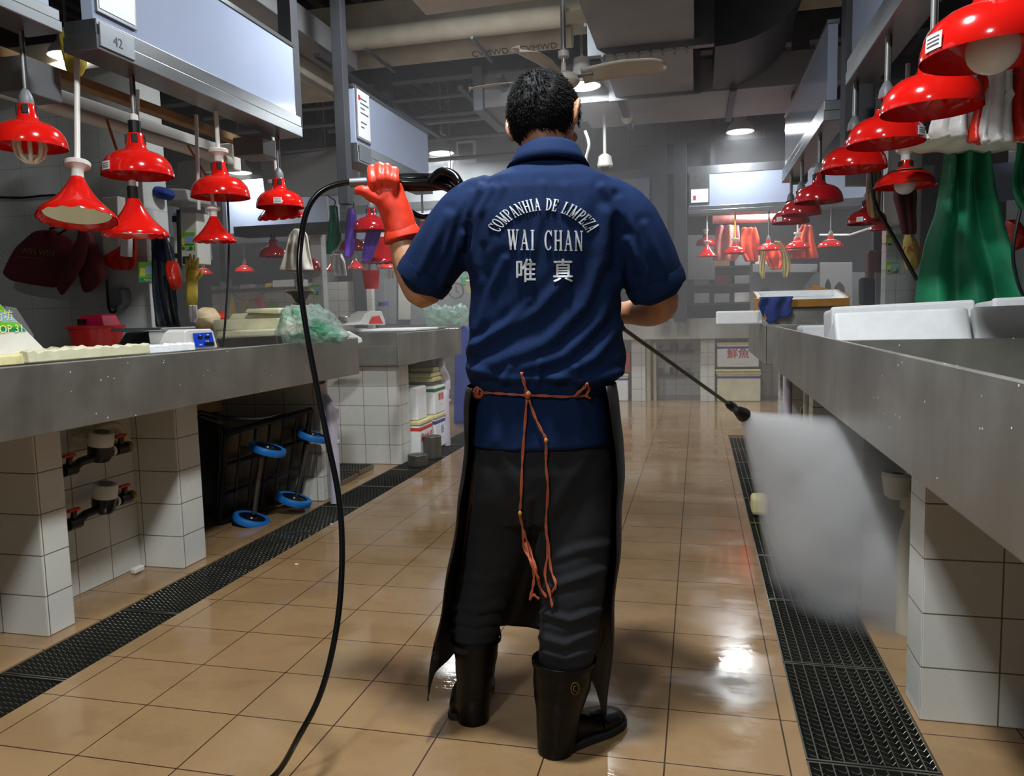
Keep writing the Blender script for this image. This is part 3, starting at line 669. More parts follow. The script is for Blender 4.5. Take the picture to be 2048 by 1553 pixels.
tag(MB().tube(bez([aY(1170, 262, 6.2), aY(1178, 290, 6.2), aY(1172, 320, 6.2), aY(1178, 345, 6.2)]), .012, 8).build('ceiling_cable', 'white_plastic', smooth=True), 'pale drooping cable just right of the worker face', 'cable')

# ------------------------------------------------------------------ under the left counter
def meter(c, tiltx, label):
    r = thing('water_meter', label, 'water meter', c, 'water meters under the left counter')
    c = Vector(c); M = Matrix.Rotation(.18, 4, 'Y')
    q = lambda x, y, z: c+M @ Vector((x, y, z))
    MB().lathe([(.038, -.035), (.046, -.02), (.048, .02), (.05, .03)], 24, c, M, cap=True).build('meter_body', 'black_plastic', r, smooth=True)
    MB().lathe([(.046, .022), (.049, .03), (.049, .078), (.044, .086), (.001, .086)], 28, c, M, cap=True).build('meter_cap', 'white_plastic', r, smooth=True)
    MB().lathe([(.03, .087), (.03, .091), (.001, .091)], 20, c, M).build('meter_lid', 'grey_plastic', r, smooth=True)
    MB().tube([q(0, -.20, -.045), q(0, -.15, -.045), q(0, -.10, -.02), q(0, .10, -.01), q(0, .15, -.005)], [.017, .02, .018, .02, .018], 12).build('pipe', 'black_rubber', r, smooth=True)
    for y, z in ((-.16, -.02), (.115, .015)):
        v = MB().tube([q(0, y-.03, z-.02), q(0, y+.03, z-.02)], .026, 12).tube([q(0, y, z-.01), q(0, y, z+.03)], .012, 10).build('valve', 'black_rubber', r, smooth=True)
        MB().box(-.008, .008, -.032, .026, .03, .042, Matrix.Translation(q(0, y, z)) @ M).build('red_handle', 'red_plastic', v, bevel=.003)
    MB().tube([q(0, .145, -.005), q(0, .165, -.005)], .026, 12).build('nut', 'brass', r, smooth=True)
    MB().tube([q(0, .06, -.005), q(0, .072, -.005)], .024, 12).build('union_ring', 'white_plastic', r, smooth=True)
    MB().tube([q(0, .16, -.005), (-2.52, c.y+.20, c.z)], .016, 10).build('feed_pipe', 'pvc_cream', r, smooth=True)
meter(aX(200, 905, -2.40), 0, 'upper water meter under the left counter with white cap')
meter(aX(208, 1008, -2.40), 0, 'lower water meter under the left counter, dusty white cap')
tag(MB().tube(bez([aX(150, 880, -2.46), aX(230, 850, -2.46), aX(262, 900, -2.48)], 6), .016, 10).build('feed_pipe', 'pvc_cream', smooth=True), 'cream pipe bending down behind the upper water meter', 'pipe')
tag(MB().box(-2.47, -2.44, 2.85, 2.91, .005, .03).build('tile_chip', 'white_plastic', bevel=.006), 'small white chip on floor in corner beside the second pier', 'chip')
# folded platform cart stored on its side
c0 = (-2.72, 3.75, 0)
r = thing('platform_cart', 'black platform cart with blue wheels stored on edge under counter', 'cart', c0)
def cq(x, y, X=-2.62): return aX(x, y, X)
fr = MB(); A, B_, C_, D_ = aY(452, 868, 3.62), aY(622, 820, 4.12), aY(598, 985, 4.15), aY(440, 1046, 3.66)
for a, b in ((A, B_), (B_, C_), (C_, D_), (D_, A)): fr.tube([a, b], .017, 8)
for k in range(1, 6):
    t_ = k/6; fr.tube([A.lerp(B_, t_), D_.lerp(C_, t_)], .009, 6)
fr.tube([A.lerp(D_, .35), B_.lerp(C_, .35)], .012, 6); fr.tube([A.lerp(D_, .68), B_.lerp(C_, .68)], .012, 6)
fr.build('platform_frame', 'black_plastic', r, smooth=True)
MB().slab([A+Vector((-.05, .02, 0)), B_+Vector((-.05, .02, 0)), C_+Vector((-.05, .02, 0)), D_+Vector((-.05, .02, 0))], (.012, 0, 0)).build('deck', 'stainless_dark', r)
MB().tube(bez([aY(398, 824, 3.4), aY(450, 836, 3.55), aY(520, 838, 3.8), aY(560, 828, 4.0)]), .011, 8).tube(bez([aY(400, 832, 3.4), aY(440, 848, 3.5), aY(452, 868, 3.62)]), .011, 8).build('push_handle', 'black_rubber', r, smooth=True)
tilt = Matrix.Rotation(.30, 4, 'Y') @ Matrix.Rotation(-.12, 4, 'X')
for (x, y, Y_, w_) in ((535, 899, 3.66, 74), (625, 873, 4.08, 62), (503, 1040, 3.72, 74), (588, 1000, 3.98, 70)):
    p = aY(x, y, Y_); rr = w_*(p-CAM).dot(Fv)/FOC/2
    if p.z-.02 < .0: p.z = .022
    wh = MB().lathe([(rr*.72, -.016), (rr*.96, -.018), (rr, -.008), (rr, .008), (rr*.96, .018), (rr*.72, .016)], 36, p, tilt).build('wheel', 'blue_wheel', r, smooth=True)
    MB().lathe([(.001, -.012), (rr*.73, -.012), (rr*.73, .01), (rr*.3, .014), (rr*.25, .022), (.001, .022)], 24, p, tilt).build('hub', 'black_plastic', wh, smooth=True)
    MB().tube([p, p+Vector((-.06, 0, -.01)), p+Vector((-.17, .02, -.0))], .014, 8).build('caster_fork', 'galvanised', r, smooth=True)
for q in (((522, 915), (508, 1028), 3.70), ((616, 888), (594, 990), 4.05)): MB().tube([aY(*q[0], q[2]), aY(*q[1], q[2])], .014, 8).build('axle_bar', 'stainless_dark', r, smooth=True)
tag(MB().slab([aX(395, 855, -2.75), aX(432, 858, -2.75), aX(440, 1060, -2.75), aX(400, 1070, -2.75)], (-.05, 0, 0)).build('dark_crate', 'tarp_black', bevel=.005), 'dark flat crate standing behind the second pier', 'crate')
tag(MB().box(-2.9, -2.6, 3.5, 3.8, .62, .72).build('plastic_crate', 'timber', bevel=.006), 'small brown crate high under the left counter', 'crate')
# grey drain pipes at the pier ends
def drain(points, rad, label, mat='pvc_pipe', collars=()):
    r = thing('drain_pipe', label, 'drain pipe', points[-1])
    MB().tube(bez(points, 6), rad, 16).build('pipe', mat, r, smooth=True)
    for p, h in collars: MB().lathe([(rad+.001, -h), (rad+.006, -h), (rad+.006, h), (rad+.001, h)], 20, p, cap=True).build('collar', mat, r, smooth=True)
    return r
pa = aX(665, 860, -2.15)
drain([aX(640, 765, -2.22), aX(645, 790, -2.22), aX(662, 822, -2.15), aX(664, 870, -2.15), (pa.x, pa.y, .3), (pa.x, pa.y, .0)], .033, 'lilac grey drain pipe at the end pier of the left counter', collars=((aX(665, 828, -2.15), .03), (aX(667, 884, -2.15), .008)))
pb = aX(891, 800, -2.12)
drain([aX(880, 720, -2.14), aX(884, 738, -2.12), aX(893, 760, -2.12), (pb.x, pb.y, .4), (pb.x, pb.y, .0)], .033, 'lilac grey drain pipe beside the foam boxes', collars=((aX(892, 772, -2.12), .03), (aX(893, 801, -2.12), .008)))
# ------------------------------------------------------------------ foam boxes with printed bands under the second counter
def foambox(x0, x1, y0, y1, z0, z1, label, band=None, text=None, tcol='ink_red', lid=True, group='foam fish boxes', ts=.075, face='x', mat='foam_white'):
    r = thing('foam_box', label, 'foam box', ((x0+x1)/2, (y0+y1)/2, z0), group); zl = z1-.035
    MB().box(x0+.008, x1-.008, y0+.008, y1-.008, z0+.001, zl).build('box_body', mat, r, bevel=.012)
    if lid: MB().box(x0, x1, y0, y1, zl+.001, z1).build('lid', 'foam_cream', r, bevel=.010)
    if band:
        MB().box(x0+.006, x1-.006, y0+.006, y1-.006, zl-.05, zl-.012).build('band', band, r, bevel=.010)
    if text:
        t = MB()
        if face == 'x': M = frame((x1-.0075, (y0+y1)/2, (z0+zl)/2+.02), (0, 1, 0), (0, 0, 1))
        else: M = frame(((x0+x1)/2, y0+.0075, (z0+zl)/2+.02), (1, 0, 0), (0, 0, 1))
        text_mb(t, text, ts, M, .0008, .02); text_mb(t, '— — —', ts*.35, M @ Matrix.Translation((0, -ts*.9, 0)), .0008)
        t.build('lettering', tcol, r)
    return r
foambox(-2.38, -2.11, 5.63, 5.95, .01, .30, 'foam box with red band and red lettering, bottom front', 'band_red', '麻A水产')
foambox(-2.36, -2.13, 5.65, 5.88, .301, .60, 'plain white foam box stacked on the red-banded one', lid=False)
foambox(-2.36, -2.11, 6.0, 6.36, .01, .30, 'foam box with blue band and pale blue character, bottom rear', 'band_blue', '谷', 'ink_blue')
foambox(-2.36, -2.11, 6.0, 6.34, .301, .57, 'foam box with green band and red lettering, on blue-banded box', 'band_green', '鮮魚', ts=.07, lid=False)
for k, (z, dy) in enumerate(((.575, 0), (.615, -.03), (.655, .02))):
    tag(MB().box(-2.36+.01*k, -2.13, 6.02+dy, 6.32+dy, z, z+.036).build('foam_sheet', 'foam_cream', bevel=.01), ['loose foam lid lying right on the green-banded box', 'loose foam lid, middle of three under the short counter', 'loose foam lid, topmost of three under short counter'][k], 'foam sheet', 'loose foam sheets')
r = thing('steel_cylinder', 'lower steel cylinder standing on left drain grates', 'steel block', (-2.06, 5.40, 0), 'steel cylinders')
for nm, (x, y, rr, h_), lab in (('a', (-2.055, 5.40, .075, .085), None), ('b', (-2.05, 5.72, .072, .175), 'taller steel cylinder standing behind the lower one')):
    if lab: r = thing('steel_cylinder', lab, 'steel block', (x, y, 0), 'steel cylinders')
    MB().lathe([(.001, 0), (rr, 0), (rr, h_), (.001, h_)], 32, (x, y, 0), cap=False).build('body', 'stainless_dark', r, smooth=True, bevel=.004)
    MB().lathe([(rr*.2, h_), (rr*.2, h_+.002), (.001, h_+.002)], 16, (x, y, 0)).build('centre_mark', 'galvanised', r)
# blue bin behind the second counter
o = MB(); 
for (px0, px1, py0, py1) in ((915, 948, 655, 760),): 
    a, b = aY(px0-5, py0, 7.6), aY(px1+12, py1+40, 7.6); o.slab([(a.x, 7.6, a.z-.03), (a.x+.1, 7.6, a.z+.02), (b.x, 7.6, a.z-.12), (b.x, 7.6, 0), (a.x-.05, 7.6, 0)], (0, .45, 0))
tag(o.build('blue_bin', 'bin_blue', bevel=.01), 'blue covered bin standing beyond the shorter left counter', 'bin')
tag(MB().box(-2.25, -1.75, 8.9, 9.3, 0, .62).build('lilac_cabinet', 'bin_blue', bevel=.01), 'dull blue tub on floor behind the worker hip', 'tub')

r = thing('hanging_rail', 'thin steel rail carrying the small coral cone lamps', 'rail', (-3.6, 8.6, 1.93))
MB().tube([(-4.3, 8.6, 1.93), (-2.75, 8.6, 1.93)], .012, 8).build('rail', 'rod_steel', r, smooth=True)
for x in (-4.3, -2.75): MB().tube([(x, 8.6, 1.93), (x, 8.6, 4.2)], .008, 6).build('hanger', 'rod_steel', r, smooth=True)

pk = bpy.data.objects['cream_pipe_run']
for x, t_x in ((-1.52, 'CVMWD'), (-1.15, 'CVMWD')):
    t = MB(); text_mb(t, t_x, .075, frame((x, 5.86-.5*.0765, 3.15-.86*.0765), (1, 0, 0), (0, -.86, .5)), .0008); t.build('pipe_lettering', 'ink', pk)
# ------------------------------------------------------------------ things on and behind the left counter
def pslab(pts, Y, th, dY=None):
    return [aY(x, y, Y) for x, y in pts], (0, th, 0)
def sheet(name, mat, pts, Y, th, label, cat, group=None, wob=.0, nx=14, nz=18, seed=0, smooth=True, curve=0):
    """hanging cloth or bag: outline (left edge, right edge by height) with folds and real thickness"""
    # pts: list of (y, xl, xr) in photograph pixels on plane Y
    rg = []
    def fn(u, v):
        t_ = v*(len(pts)-1); i = min(int(t_), len(pts)-2); f_ = t_-i
        y = pts[i][0]*(1-f_)+pts[i+1][0]*f_; xl = pts[i][1]*(1-f_)+pts[i+1][1]*f_; xr = pts[i][2]*(1-f_)+pts[i+1][2]*f_
        p = aY(xl+(xr-xl)*u, y, Y)
        n_ = noise.noise(Vector((u*4+seed*7.3, v*1.6, seed)))
        return p+Vector((0, wob*(math.sin(u*PI*5+seed+1.2*math.sin(v*3))*.5+n_)-curve*math.sin(u*PI), 0))
    o = MB().grid(fn, nx, nz).build(name, mat, smooth=2, solid=th, sub=1)
    if label: tag(o, label, cat, group)
    return o
# foam slabs lying on the counter near the camera
def slab_pts(name, mat, top, X0, X1, h, label, cat, grp=None):
    pass
for k, (y0, y1, x0, x1, z, lab, mt) in enumerate(((1.45, 2.28, -2.50, -2.12, 1.0, 'yellowed foam lid with broken rim along the near counter edge', 'foam_cream'), (2.05, 2.62, -2.42, -2.10, 1.003, 'crumbling foam lid lying behind the yellowed one', 'foam_dirty'), (2.55, 2.93, -2.40, -2.12, 1.0, 'narrow white foam piece before the scale on the counter', 'foam_white'))):
    o = MB(); n = 26; rows = []
    for i in range(n+1):
        y = y0+(y1-y0)*i/n; j = .008*noise.noise(Vector((i*.9, k, 0))); hh = .030+.010*noise.noise(Vector((i*.7, k*3, 5)))
        if k == 1: hh += .006
        rows.append([Vector((x1+j, y, z)), Vector((x1+j-.003, y, z+hh)), Vector((x1+j-.03, y, z+hh+.004)), Vector((x1+j-.045, y, z+hh-.012)), Vector((x0+.03, y, z+hh-.010)), Vector((x0, y, z+hh)), Vector((x0, y, z))])
    o.rings(rows); tag(o.build('foam_sheet', mt, bevel=.003), lab, 'foam sheet', 'foam sheets on the left counter')
# green and white detergent style carton lying tilted at the edge
r = thing('printed_carton', 'green and white printed carton on foam at left photo edge', 'carton', aX(30, 700, -2.32))
q = [aX(-60, 560, -2.30), aX(0, 608, -2.30), aX(88, 697, -2.30), aX(75, 706, -2.30), aX(-60, 712, -2.30)]
off = Vector((-.16, .05, 0))
MB().slab(q, off).build('carton_body', 'white_plastic', r, bevel=.002)
def strip(a, b, c_, d_, mat, par, e=.0015):
    pts = [aX(x, y, -2.30)+Vector((e, -.0004, 0)) for x, y in (a, b, c_, d_)]
    return MB().slab(pts, (.0005, 0, 0)).build('printed_band', mat, par)
strip((-60, 562), (0, 610), (14, 624), (-60, 622), 'label_green', r); strip((-60, 623), (14, 624), (34, 645), (-60, 643), 'label_blue', r)
strip((-60, 643), (34, 645), (44, 655), (-60, 655), 'label_green', r); strip((-60, 655), (44, 655), (52, 663), (-60, 665), 'label_dark_green', r)
t = MB(); text_mb(t, 'MOP 31', .038, frame(aX(14, 659, -2.30)+Vector((.004, 0, 0)), (0, 1, .02), (0, -.05, 1)), .0004); t.build('lettering', 'print_cream', r); t = MB(); text_mb(t, '街坊', .04, frame(aX(4, 633, -2.30)+Vector((.004, 0, 0)), (0, 1, .02), (0, -.05, 1)), .0004)
t.build('lettering', 'print_cream', r)
tag(MB().slab([aX(12, 612, -2.5), aX(34, 616, -2.5), aX(70, 672, -2.5), aX(68, 684, -2.5), aX(12, 690, -2.5)], (-.12, .02, 0)).build('grey_scale_back', 'grey_plastic', bevel=.006), 'grey machine housing standing behind the printed carton', 'machine')
# red tub with pink basket
p0 = aY(195, 697, 3.55); r = thing('red_tub', 'red round tub on counter before the dark tiled wall', 'tub', (p0.x, p0.y, .95))
sc_ = (p0-CAM).dot(Fv)/FOC
MB().lathe([(40*sc_, 0), (50*sc_, .145), (54*sc_, .146), (54*sc_, .160), (48*sc_, .160), (38*sc_, .005), (.001, .005)], 36, (p0.x, p0.y, .953)).build('tub', 'red_plastic', r, smooth=True)
r = thing('plastic_basket', 'pink slotted basket upside down in the red tub', 'basket', (p0.x, p0.y, 1.07))
bz = 1.10; bx = p0.x+.02; s_ = MB()
s_.rings([[Vector((bx+sx*hx, p0.y+sy*hy, z)) for sx, sy in ((-1, -1), (1, -1), (1, 1), (-1, 1))] for hx, hy, z in ((.092, .07, bz), (.086, .066, bz+.015), (.07, .055, bz+.065), (.064, .05, bz+.072))])
s_.build('basket_shell', 'pink_plastic', r, bevel=.004)
t = MB()
for k in range(5): t.box(bx-.075+.012*k, bx-.069+.012*k, p0.y-.0685, p0.y-.058, bz+.018, bz+.05)
t.build('slots', 'black_matte', r)
# red shopping bags hanging on the wall
def pillow_bag(name, mat, outline, Y, th, label, cat, group=None):
    o = MB(); c_ = Vector((0, 0, 0)); ol = []
    for (ax_, ay_), (bx_, by_) in zip(outline, outline[1:]+outline[:1]): ol += [(ax_*.9+bx_*.1, ay_*.9+by_*.1), (ax_*.1+bx_*.9, ay_*.1+by_*.9)]
    P_ = [aY(x, y, Y) for x, y in ol]
    for p in P_: c_ += p
    c_ /= len(P_); rg = []
    for s, dy in ((.02, -th), (.4, -th*.95), (.75, -th*.7), (.95, -th*.3), (1, 0), (.95, th*.3), (.5, th*.5), (.02, th*.5)):
        rg.append([c_+(p-c_)*s+Vector((0, dy+ .25*th*noise.noise(Vector((i*1.7, s*4, th*50))), 0)) for i, p in enumerate(P_)])
    o.rings(rg); ob = o.build(name, mat, smooth=2, sub=2)
    if label: tag(ob, label, cat, group)
    return ob
b_ = pillow_bag('shopping_bag', 'bag_maroon', [(2, 548), (30, 495), (68, 460), (110, 458), (150, 480), (160, 500), (140, 560), (112, 578), (60, 570), (20, 562)], 4.0, .05, 'large maroon shopping bag with faded yellow print on the dark wall', 'bag')
t = MB(); text_mb(t, 'WIN WIN', .055, frame(aY(75, 505, 3.935), (1, 0, -.12), (.12, 0, 1)), .0005); text_mb(t, '————', .07, frame(aY(70, 516, 3.935), (1, 0, -.12), (.12, 0, 1)), .0005); t.build('faded_print', 'faded_yellow', b_)
MB().tube(bez([aY(100, 458, 3.98), aY(125, 452, 3.96), aY(150, 448, 3.96)]), .008, 6).tube(bez([aY(115, 470, 3.96), aY(135, 458, 3.95), aY(152, 448, 3.96)]), .006, 6).build('handles', 'black_matte', b_)
pillow_bag('shopping_bag', 'bag_maroon', [(112, 578), (124, 595), (150, 560), (172, 520), (180, 470), (168, 455), (155, 480), (135, 530)], 3.96, .04, 'maroon side pocket bag folded against the large shopping bag', 'bag')
pillow_bag('plastic_bag', 'bag_maroon', [(160, 450), (178, 452), (195, 490), (212, 530), (208, 560), (185, 585), (168, 588), (160, 540), (158, 500)], 4.05, .06, 'dark red plastic bag hanging right of the maroon bags', 'bag')
sheet('red_apron', 'bag_red', [(462, 246, 272), (490, 246, 274), (515, 205, 274), (530, 212, 274), (541, 228, 262)], 4.1, .01, 'red cloth hanging behind the white wall box', 'cloth', wob=.01, seed=2)
tag(MB().slab(*pslab([(203, 395), (235, 392), (238, 515), (206, 520)], 4.1, .07)).build('wall_box', 'white_plastic', bevel=.006), 'off-white electrical box on the dark tiled wall', 'box')
tag(MB().slab(*pslab([(241, 475), (257, 473), (256, 514), (239, 512)], 3.98, .04)).build('paper_roll', 'paper', bevel=.006), 'small white paper pack hung beside the wall box', 'paper')
r = thing('wall_socket', 'grey power socket with hanging cable on the tiled wall', 'socket', aY(230, 600, 4.15))
MB().slab(*pslab([(216, 576), (243, 578), (246, 605), (232, 622), (217, 615)], 4.12, .08)).build('socket_box', 'grey_plastic', r, bevel=.008)
MB().tube(bez([aY(214, 560, 4.14), aY(216, 600, 4.12), aY(220, 622, 4.1), aY(230, 624, 4.1), aY(234, 612, 4.1)]), .009, 8).build('cable', 'black_plastic', r, smooth=True)
tag(MB().tube(bez([aY(-20, 394, 4.17), aY(40, 396, 4.17), aY(85, 392, 4.17), aY(130, 390, 4.17)]), .008, 6).build('wall_cable', 'black_plastic', smooth=True), 'black cable clipped along the upper dark wall', 'cable')
# green door number stickers on pillar ends
def greensign(name_l, pts, X=None, Y=None):
    f_ = (lambda x, y, e=0: aX(x, y, X)+Vector((e, 0, 0))) if X is not None else (lambda x, y, e=0: aY(x, y, Y)-Vector((0, e, 0)))
    (xl, xr, yt, yb) = pts; r = thing('number_sign', name_l, 'sign', f_(xl, yb), 'green stall number stickers')
    def rc(a, b, c_, d_, e, m, nm):
        q = [f_(xl+(xr-xl)*a, yt+(yb-yt)*c_, e), f_(xl+(xr-xl)*b, yt+(yb-yt)*c_, e), f_(xl+(xr-xl)*b, yt+(yb-yt)*d_, e), f_(xl+(xr-xl)*a, yt+(yb-yt)*d_, e)]
        MB().slab(q, (.002, 0, 0) if X is not None else (0, -.002, 0)).build(nm, m, r)
    rc(0, 1, 0, .78, .003, 'label_green', 'upper_field'); rc(0, 1, .78, 1, .003, 'label_dark_green', 'lower_band'); rc(.35, 1, .2, .62, .006, 'label_blue', 'blue_patch'); rc(.05, .35, .3, .7, .006, 'label_yellow', 'yellow_patch')
    t = MB(); M_ = frame(f_((xl+xr)/2, yt+(yb-yt)*.89, .009), (0, 1, 0) if X is not None else (1, 0, 0), (0, 0, 1)); text_mb(t, 'MOP 31', .022 if X is not None else .05, M_, .0003); t.build('lettering', 'print_cream', r)
greensign('green number sticker on the narrow tiled pillar end, left stall', (276, 311, 524, 565), X=-3.335)
greensign('green number sticker on the white box above yellow gloves', (360, 390, 465, 502), Y=4.6)
greensign('green number sticker on far white pillar behind the hose', (620, 640, 570, 590), Y=6.88)
greensign('upper green sticker on the white pillar beside the green apron', (1772, 1800, 470, 492), Y=6.38)
greensign('lower green sticker on the white pillar beside the green apron', (1772, 1798, 524, 545), Y=6.38)
pa_, pb_ = aY(619, 470, 6.89), aY(641, 470, 6.89); struct(MB().box(pa_.x, pb_.x, 6.89, 6.99, 0, pa_.z+.05).build('pillar', 'wall_tile', bevel=.003))
# electronic scale with blue display
r = thing('electronic_scale', 'steel platform scale with blue display on the left counter', 'scale', aX(370, 700, -2.2))
MB().slab([aX(x, y, -2.42) for x, y in ((292, 700), (314, 664), (368, 660), (372, 697))], (-.22, .06, 0)).build('scale_side', 'stainless_clean', r, bevel=.006)
X_ = -2.16
MB().slab([aX(x, y, X_) for x, y in ((374, 700), (369, 664), (376, 659), (421, 658), (427, 663), (436, 696))], (-.20, .02, 0)).build('display_housing', 'white_plastic', r, bevel=.006)
MB().slab([aX(x, y, X_)+Vector((.003, 0, 0)) for x, y in ((390, 695), (384, 667), (422, 665), (428, 692))], (.0015, 0, 0)).build('display_panel', 'scale_blue', r)
t = MB()
for x0, y0, w_, h_ in ((394, 673, 9, 5), (408, 672, 9, 5), (408, 685, 18, 6)): t.slab([aX(x, y, X_)+Vector((.006, 0, 0)) for x, y in ((x0, y0+h_), (x0-.5, y0), (x0+w_, y0-.6), (x0+w_+.5, y0+h_-.6))], (.001, 0, 0))
t.build('digit_windows', 'black_plastic', r)
t = MB()
for x0, y0, s in ((398, 671, 'kg'), (413, 670, 'HK$'), (399, 690, 'TARE'), (412, 683, 'TOTAL')): text_mb(t, s, .009, frame(aX(x0, y0, X_)+Vector((.0065, 0, 0)), (0, 1, 0), (0, 0, 1)), .0003)
t.build('print', 'paper', r)
MB().box(-2.52, -2.26, aX(372, 660, X_).y-.03, aX(425, 660, X_).y+.02, 1.085, 1.10).build('weighing_tray', 'stainless_clean', r, bevel=.004)
tag(MB().slab([aX(x, y, -2.3) for x, y in ((318, 703), (332, 694), (362, 695), (372, 702))], (-.1, 0, 0)).build('dark_ladle', 'stainless_dark', bevel=.005), 'small dark steel dish before the scale', 'dish')
# black tarp, white meter box, gloves, hanging things in the gap of the first stall
sheet('black_tarp', 'tarp_black', [(470, 304, 335), (520, 305, 345), (580, 308, 350), (620, 311, 357), (655, 314, 366)], 4.0, .012, 'dark folded tarpaulin hanging beside the tiled pillar end', 'tarpaulin', wob=.03, seed=3)
pillow_bag('folded_bundle', 'navy_cloth', [(303, 490), (330, 470), (345, 500), (348, 525), (330, 530), (308, 520)], 4.02, .05, 'navy and white striped bundle on top of tarpaulin', 'bundle')
pillow_bag('plastic_bag', 'bag_red', [(333, 520), (355, 522), (364, 560), (362, 578), (346, 582), (338, 560)], 3.9, .05, 'small shiny red plastic bag beside the yellow gloves', 'bag')
r = thing('meter_box', 'white wall meter box with black openings above yellow gloves', 'meter box', aY(370, 500, 4.7))
MB().slab(*pslab([(345, 425), (392, 425), (396, 528), (349, 530)], 4.7, .15)).build('case', 'white_plastic', r, bevel=.006)
t = MB()
for a in ((365, 513, 381, 528), (344, 432, 352, 444), (349, 507, 354, 516)): t.slab(*pslab([(a[0], a[1]), (a[2], a[1]), (a[2], a[3]), (a[0], a[3])], 4.685, .02))
t.build('openings', 'black_matte', r)
tag(MB().tube([aY(357, 420, 4.5), aY(360, 545, 4.5)], .014, 8).build('black_pole', 'black_plastic', smooth=True), 'black vertical pole in front of the meter box', 'pole')
def glove_pair(mat, x, y, h_, Y, label, group=None, s=1.):
    r = thing('rubber_glove', label, 'glove', aY(x, y, Y), group); k = h_/150
    pal = [(x-14*k, y), (x+14*k, y), (x+18*k, y-60*k), (x+16*k, y-95*k), (x-14*k, y-95*k), (x-17*k, y-60*k)]
    sc2 = (aY(x, y, Y)-CAM).dot(Fv)/FOC
    def el(yy, hw): c_ = aY(x, yy, Y); return [c_+Vector((hw*sc2*math.cos(a), .5*hw*sc2*math.sin(a), 0)) for a in [2*PI*j/16 for j in range(16)]]
    MB().rings([el(y, 15*k), el(y-30*k, 17*k), el(y-60*k, 16*k), el(y-85*k, 18*k), el(y-100*k, 15*k), el(y-106*k, 6*k)]).build('cuff', mat, r, smooth=2)
    for i, (dx, l, sp) in enumerate(((-10, 34, -6), (-3, 44, -2), (4, 42, 2), (10, 34, 7))):
        MB().tube([aY(x+dx*k, y-95*k, Y), aY(x+(dx+sp*.6)*k, y-(95+l*.6)*k, Y), aY(x+(dx+sp)*k, y-(95+l)*k, Y)], [5.2*k*sc2, 4.8*k*sc2, 2.5*k*sc2], 8).build('finger', mat, r, smooth=2)
    MB().tube([aY(x+14*k, y-72*k, Y), aY(x+24*k, y-84*k, Y), aY(x+29*k, y-96*k, Y)], [5*k*sc2, 5*k*sc2, 2.5*k*sc2], 8).build('thumb', mat, r, smooth=2)
    return r
glove_pair('yellow_rubber', 384, 612, 112, 3.7, 'yellow rubber glove hanging fingers up beside the scale')
pillow_bag('clear_bag', 'plastic_film', [(358, 540), (378, 528), (392, 545), (388, 562), (366, 566)], 3.75, .03, 'crumpled clear plastic film above the yellow glove', 'film')
sheet('white_cloth', 'white_bag', [(610, 376, 392), (635, 377, 396), (645, 382, 390)], 3.68, .012, 'white plastic sleeve below the yellow glove', 'cloth', wob=.006)
pillow_bag('plush_cushion', 'cushion_cream', [(394, 622), (408, 614), (426, 616), (438, 632), (440, 652), (410, 662), (392, 650)], 4.6, .09, 'cream cushion-like bundle behind the scale', 'bundle')
pillow_bag('red_pouch', 'bag_red', [(430, 628), (444, 622), (452, 634), (450, 648), (436, 650)], 5.2, .05, 'small red pouch behind the cream bundle', 'pouch')
# foam slabs and green plastic in the back of the first stall
for k, (pts, Y, lab) in enumerate((([(425, 662), (425, 640), (560, 636), (575, 662)], 3.9, 'grey foam slab at bottom of the stack behind the scale'), ([(455, 640), (462, 628), (560, 624), (572, 640)], 3.95, 'grey foam slab in the middle of the stack by bunting'), ([(488, 626), (492, 618), (558, 616), (560, 628)], 3.9, 'thin foam slab on top of the stack by bunting'), ([(430, 676), (430, 663), (556, 658), (560, 672)], 3.8, 'long foam slab just above the steel counter rim'))):
    tag(MB().slab([aY(x, y, Y) for x, y in pts], (0, .25, 0)).build('foam_slab', 'foam_dirty', bevel=.01), lab, 'foam slab', 'foam slabs behind the first left counter')
tag(MB().slab([aY(x, y, 3.6) for x, y in ((440, 695), (432, 678), (552, 672), (556, 690))], (0, .05, 0)).build('steel_back_edge', 'stainless_dark', bevel=.003), 'dark steel bar behind the display scale', 'bar')
film = pillow_bag('green_film_bag', 'green_film', [(560, 660), (566, 620), (590, 612), (640, 614), (662, 622), (680, 650), (700, 672), (690, 682), (600, 690), (560, 688)], 3.75, .14, 'crumpled translucent green plastic bag on the left counter', 'bag')
film.modifiers[-1].render_levels = 3; tx = bpy.data.textures.new('crumple', 'CLOUDS'); tx.noise_scale = .06; md = film.modifiers.new('crumple', 'DISPLACE'); md.texture = tx; md.strength = .06; md.texture_coords = 'GLOBAL'
tag(MB().slab([aX(x, y, -2.25) for x, y in ((690, 675), (700, 662), (724, 675), (727, 686), (718, 689))], (-.16, 0, 0)).build('foam_offcut', 'foam_white', bevel=.012), 'white foam offcut at the far corner of the left counter', 'foam')
# bunting on the far white tiles
r = thing('bunting', 'string of yellow and pink pennants on far tiled wall', 'bunting', aY(480, 600, 9.4))
MB().tube(bez([aY(462, 583, 9.45), aY(495, 604, 9.45), aY(542, 576, 9.45)]), .004, 6).build('string', 'black_matte', r)
for pts, mt in (([(464, 588), (473, 630), (456, 632)], 'yellow_cloth'), ([(484, 603), (497, 603), (498, 614), (488, 618), (482, 611)], 'yellow_cloth'), ([(507, 600), (522, 590), (530, 612), (522, 618), (516, 614)], 'pink_cloth')):
    MB().slab(*pslab(pts, 9.42, .01)).build('pennant', mt, r)
tag(MB().slab(*pslab([(534, 607), (550, 606), (556, 613), (556, 620), (535, 620)], 9.5, .02)).build('number_sign', 'label_green'), 'small green sticker on far tiles beside the pink pennant', 'sign')
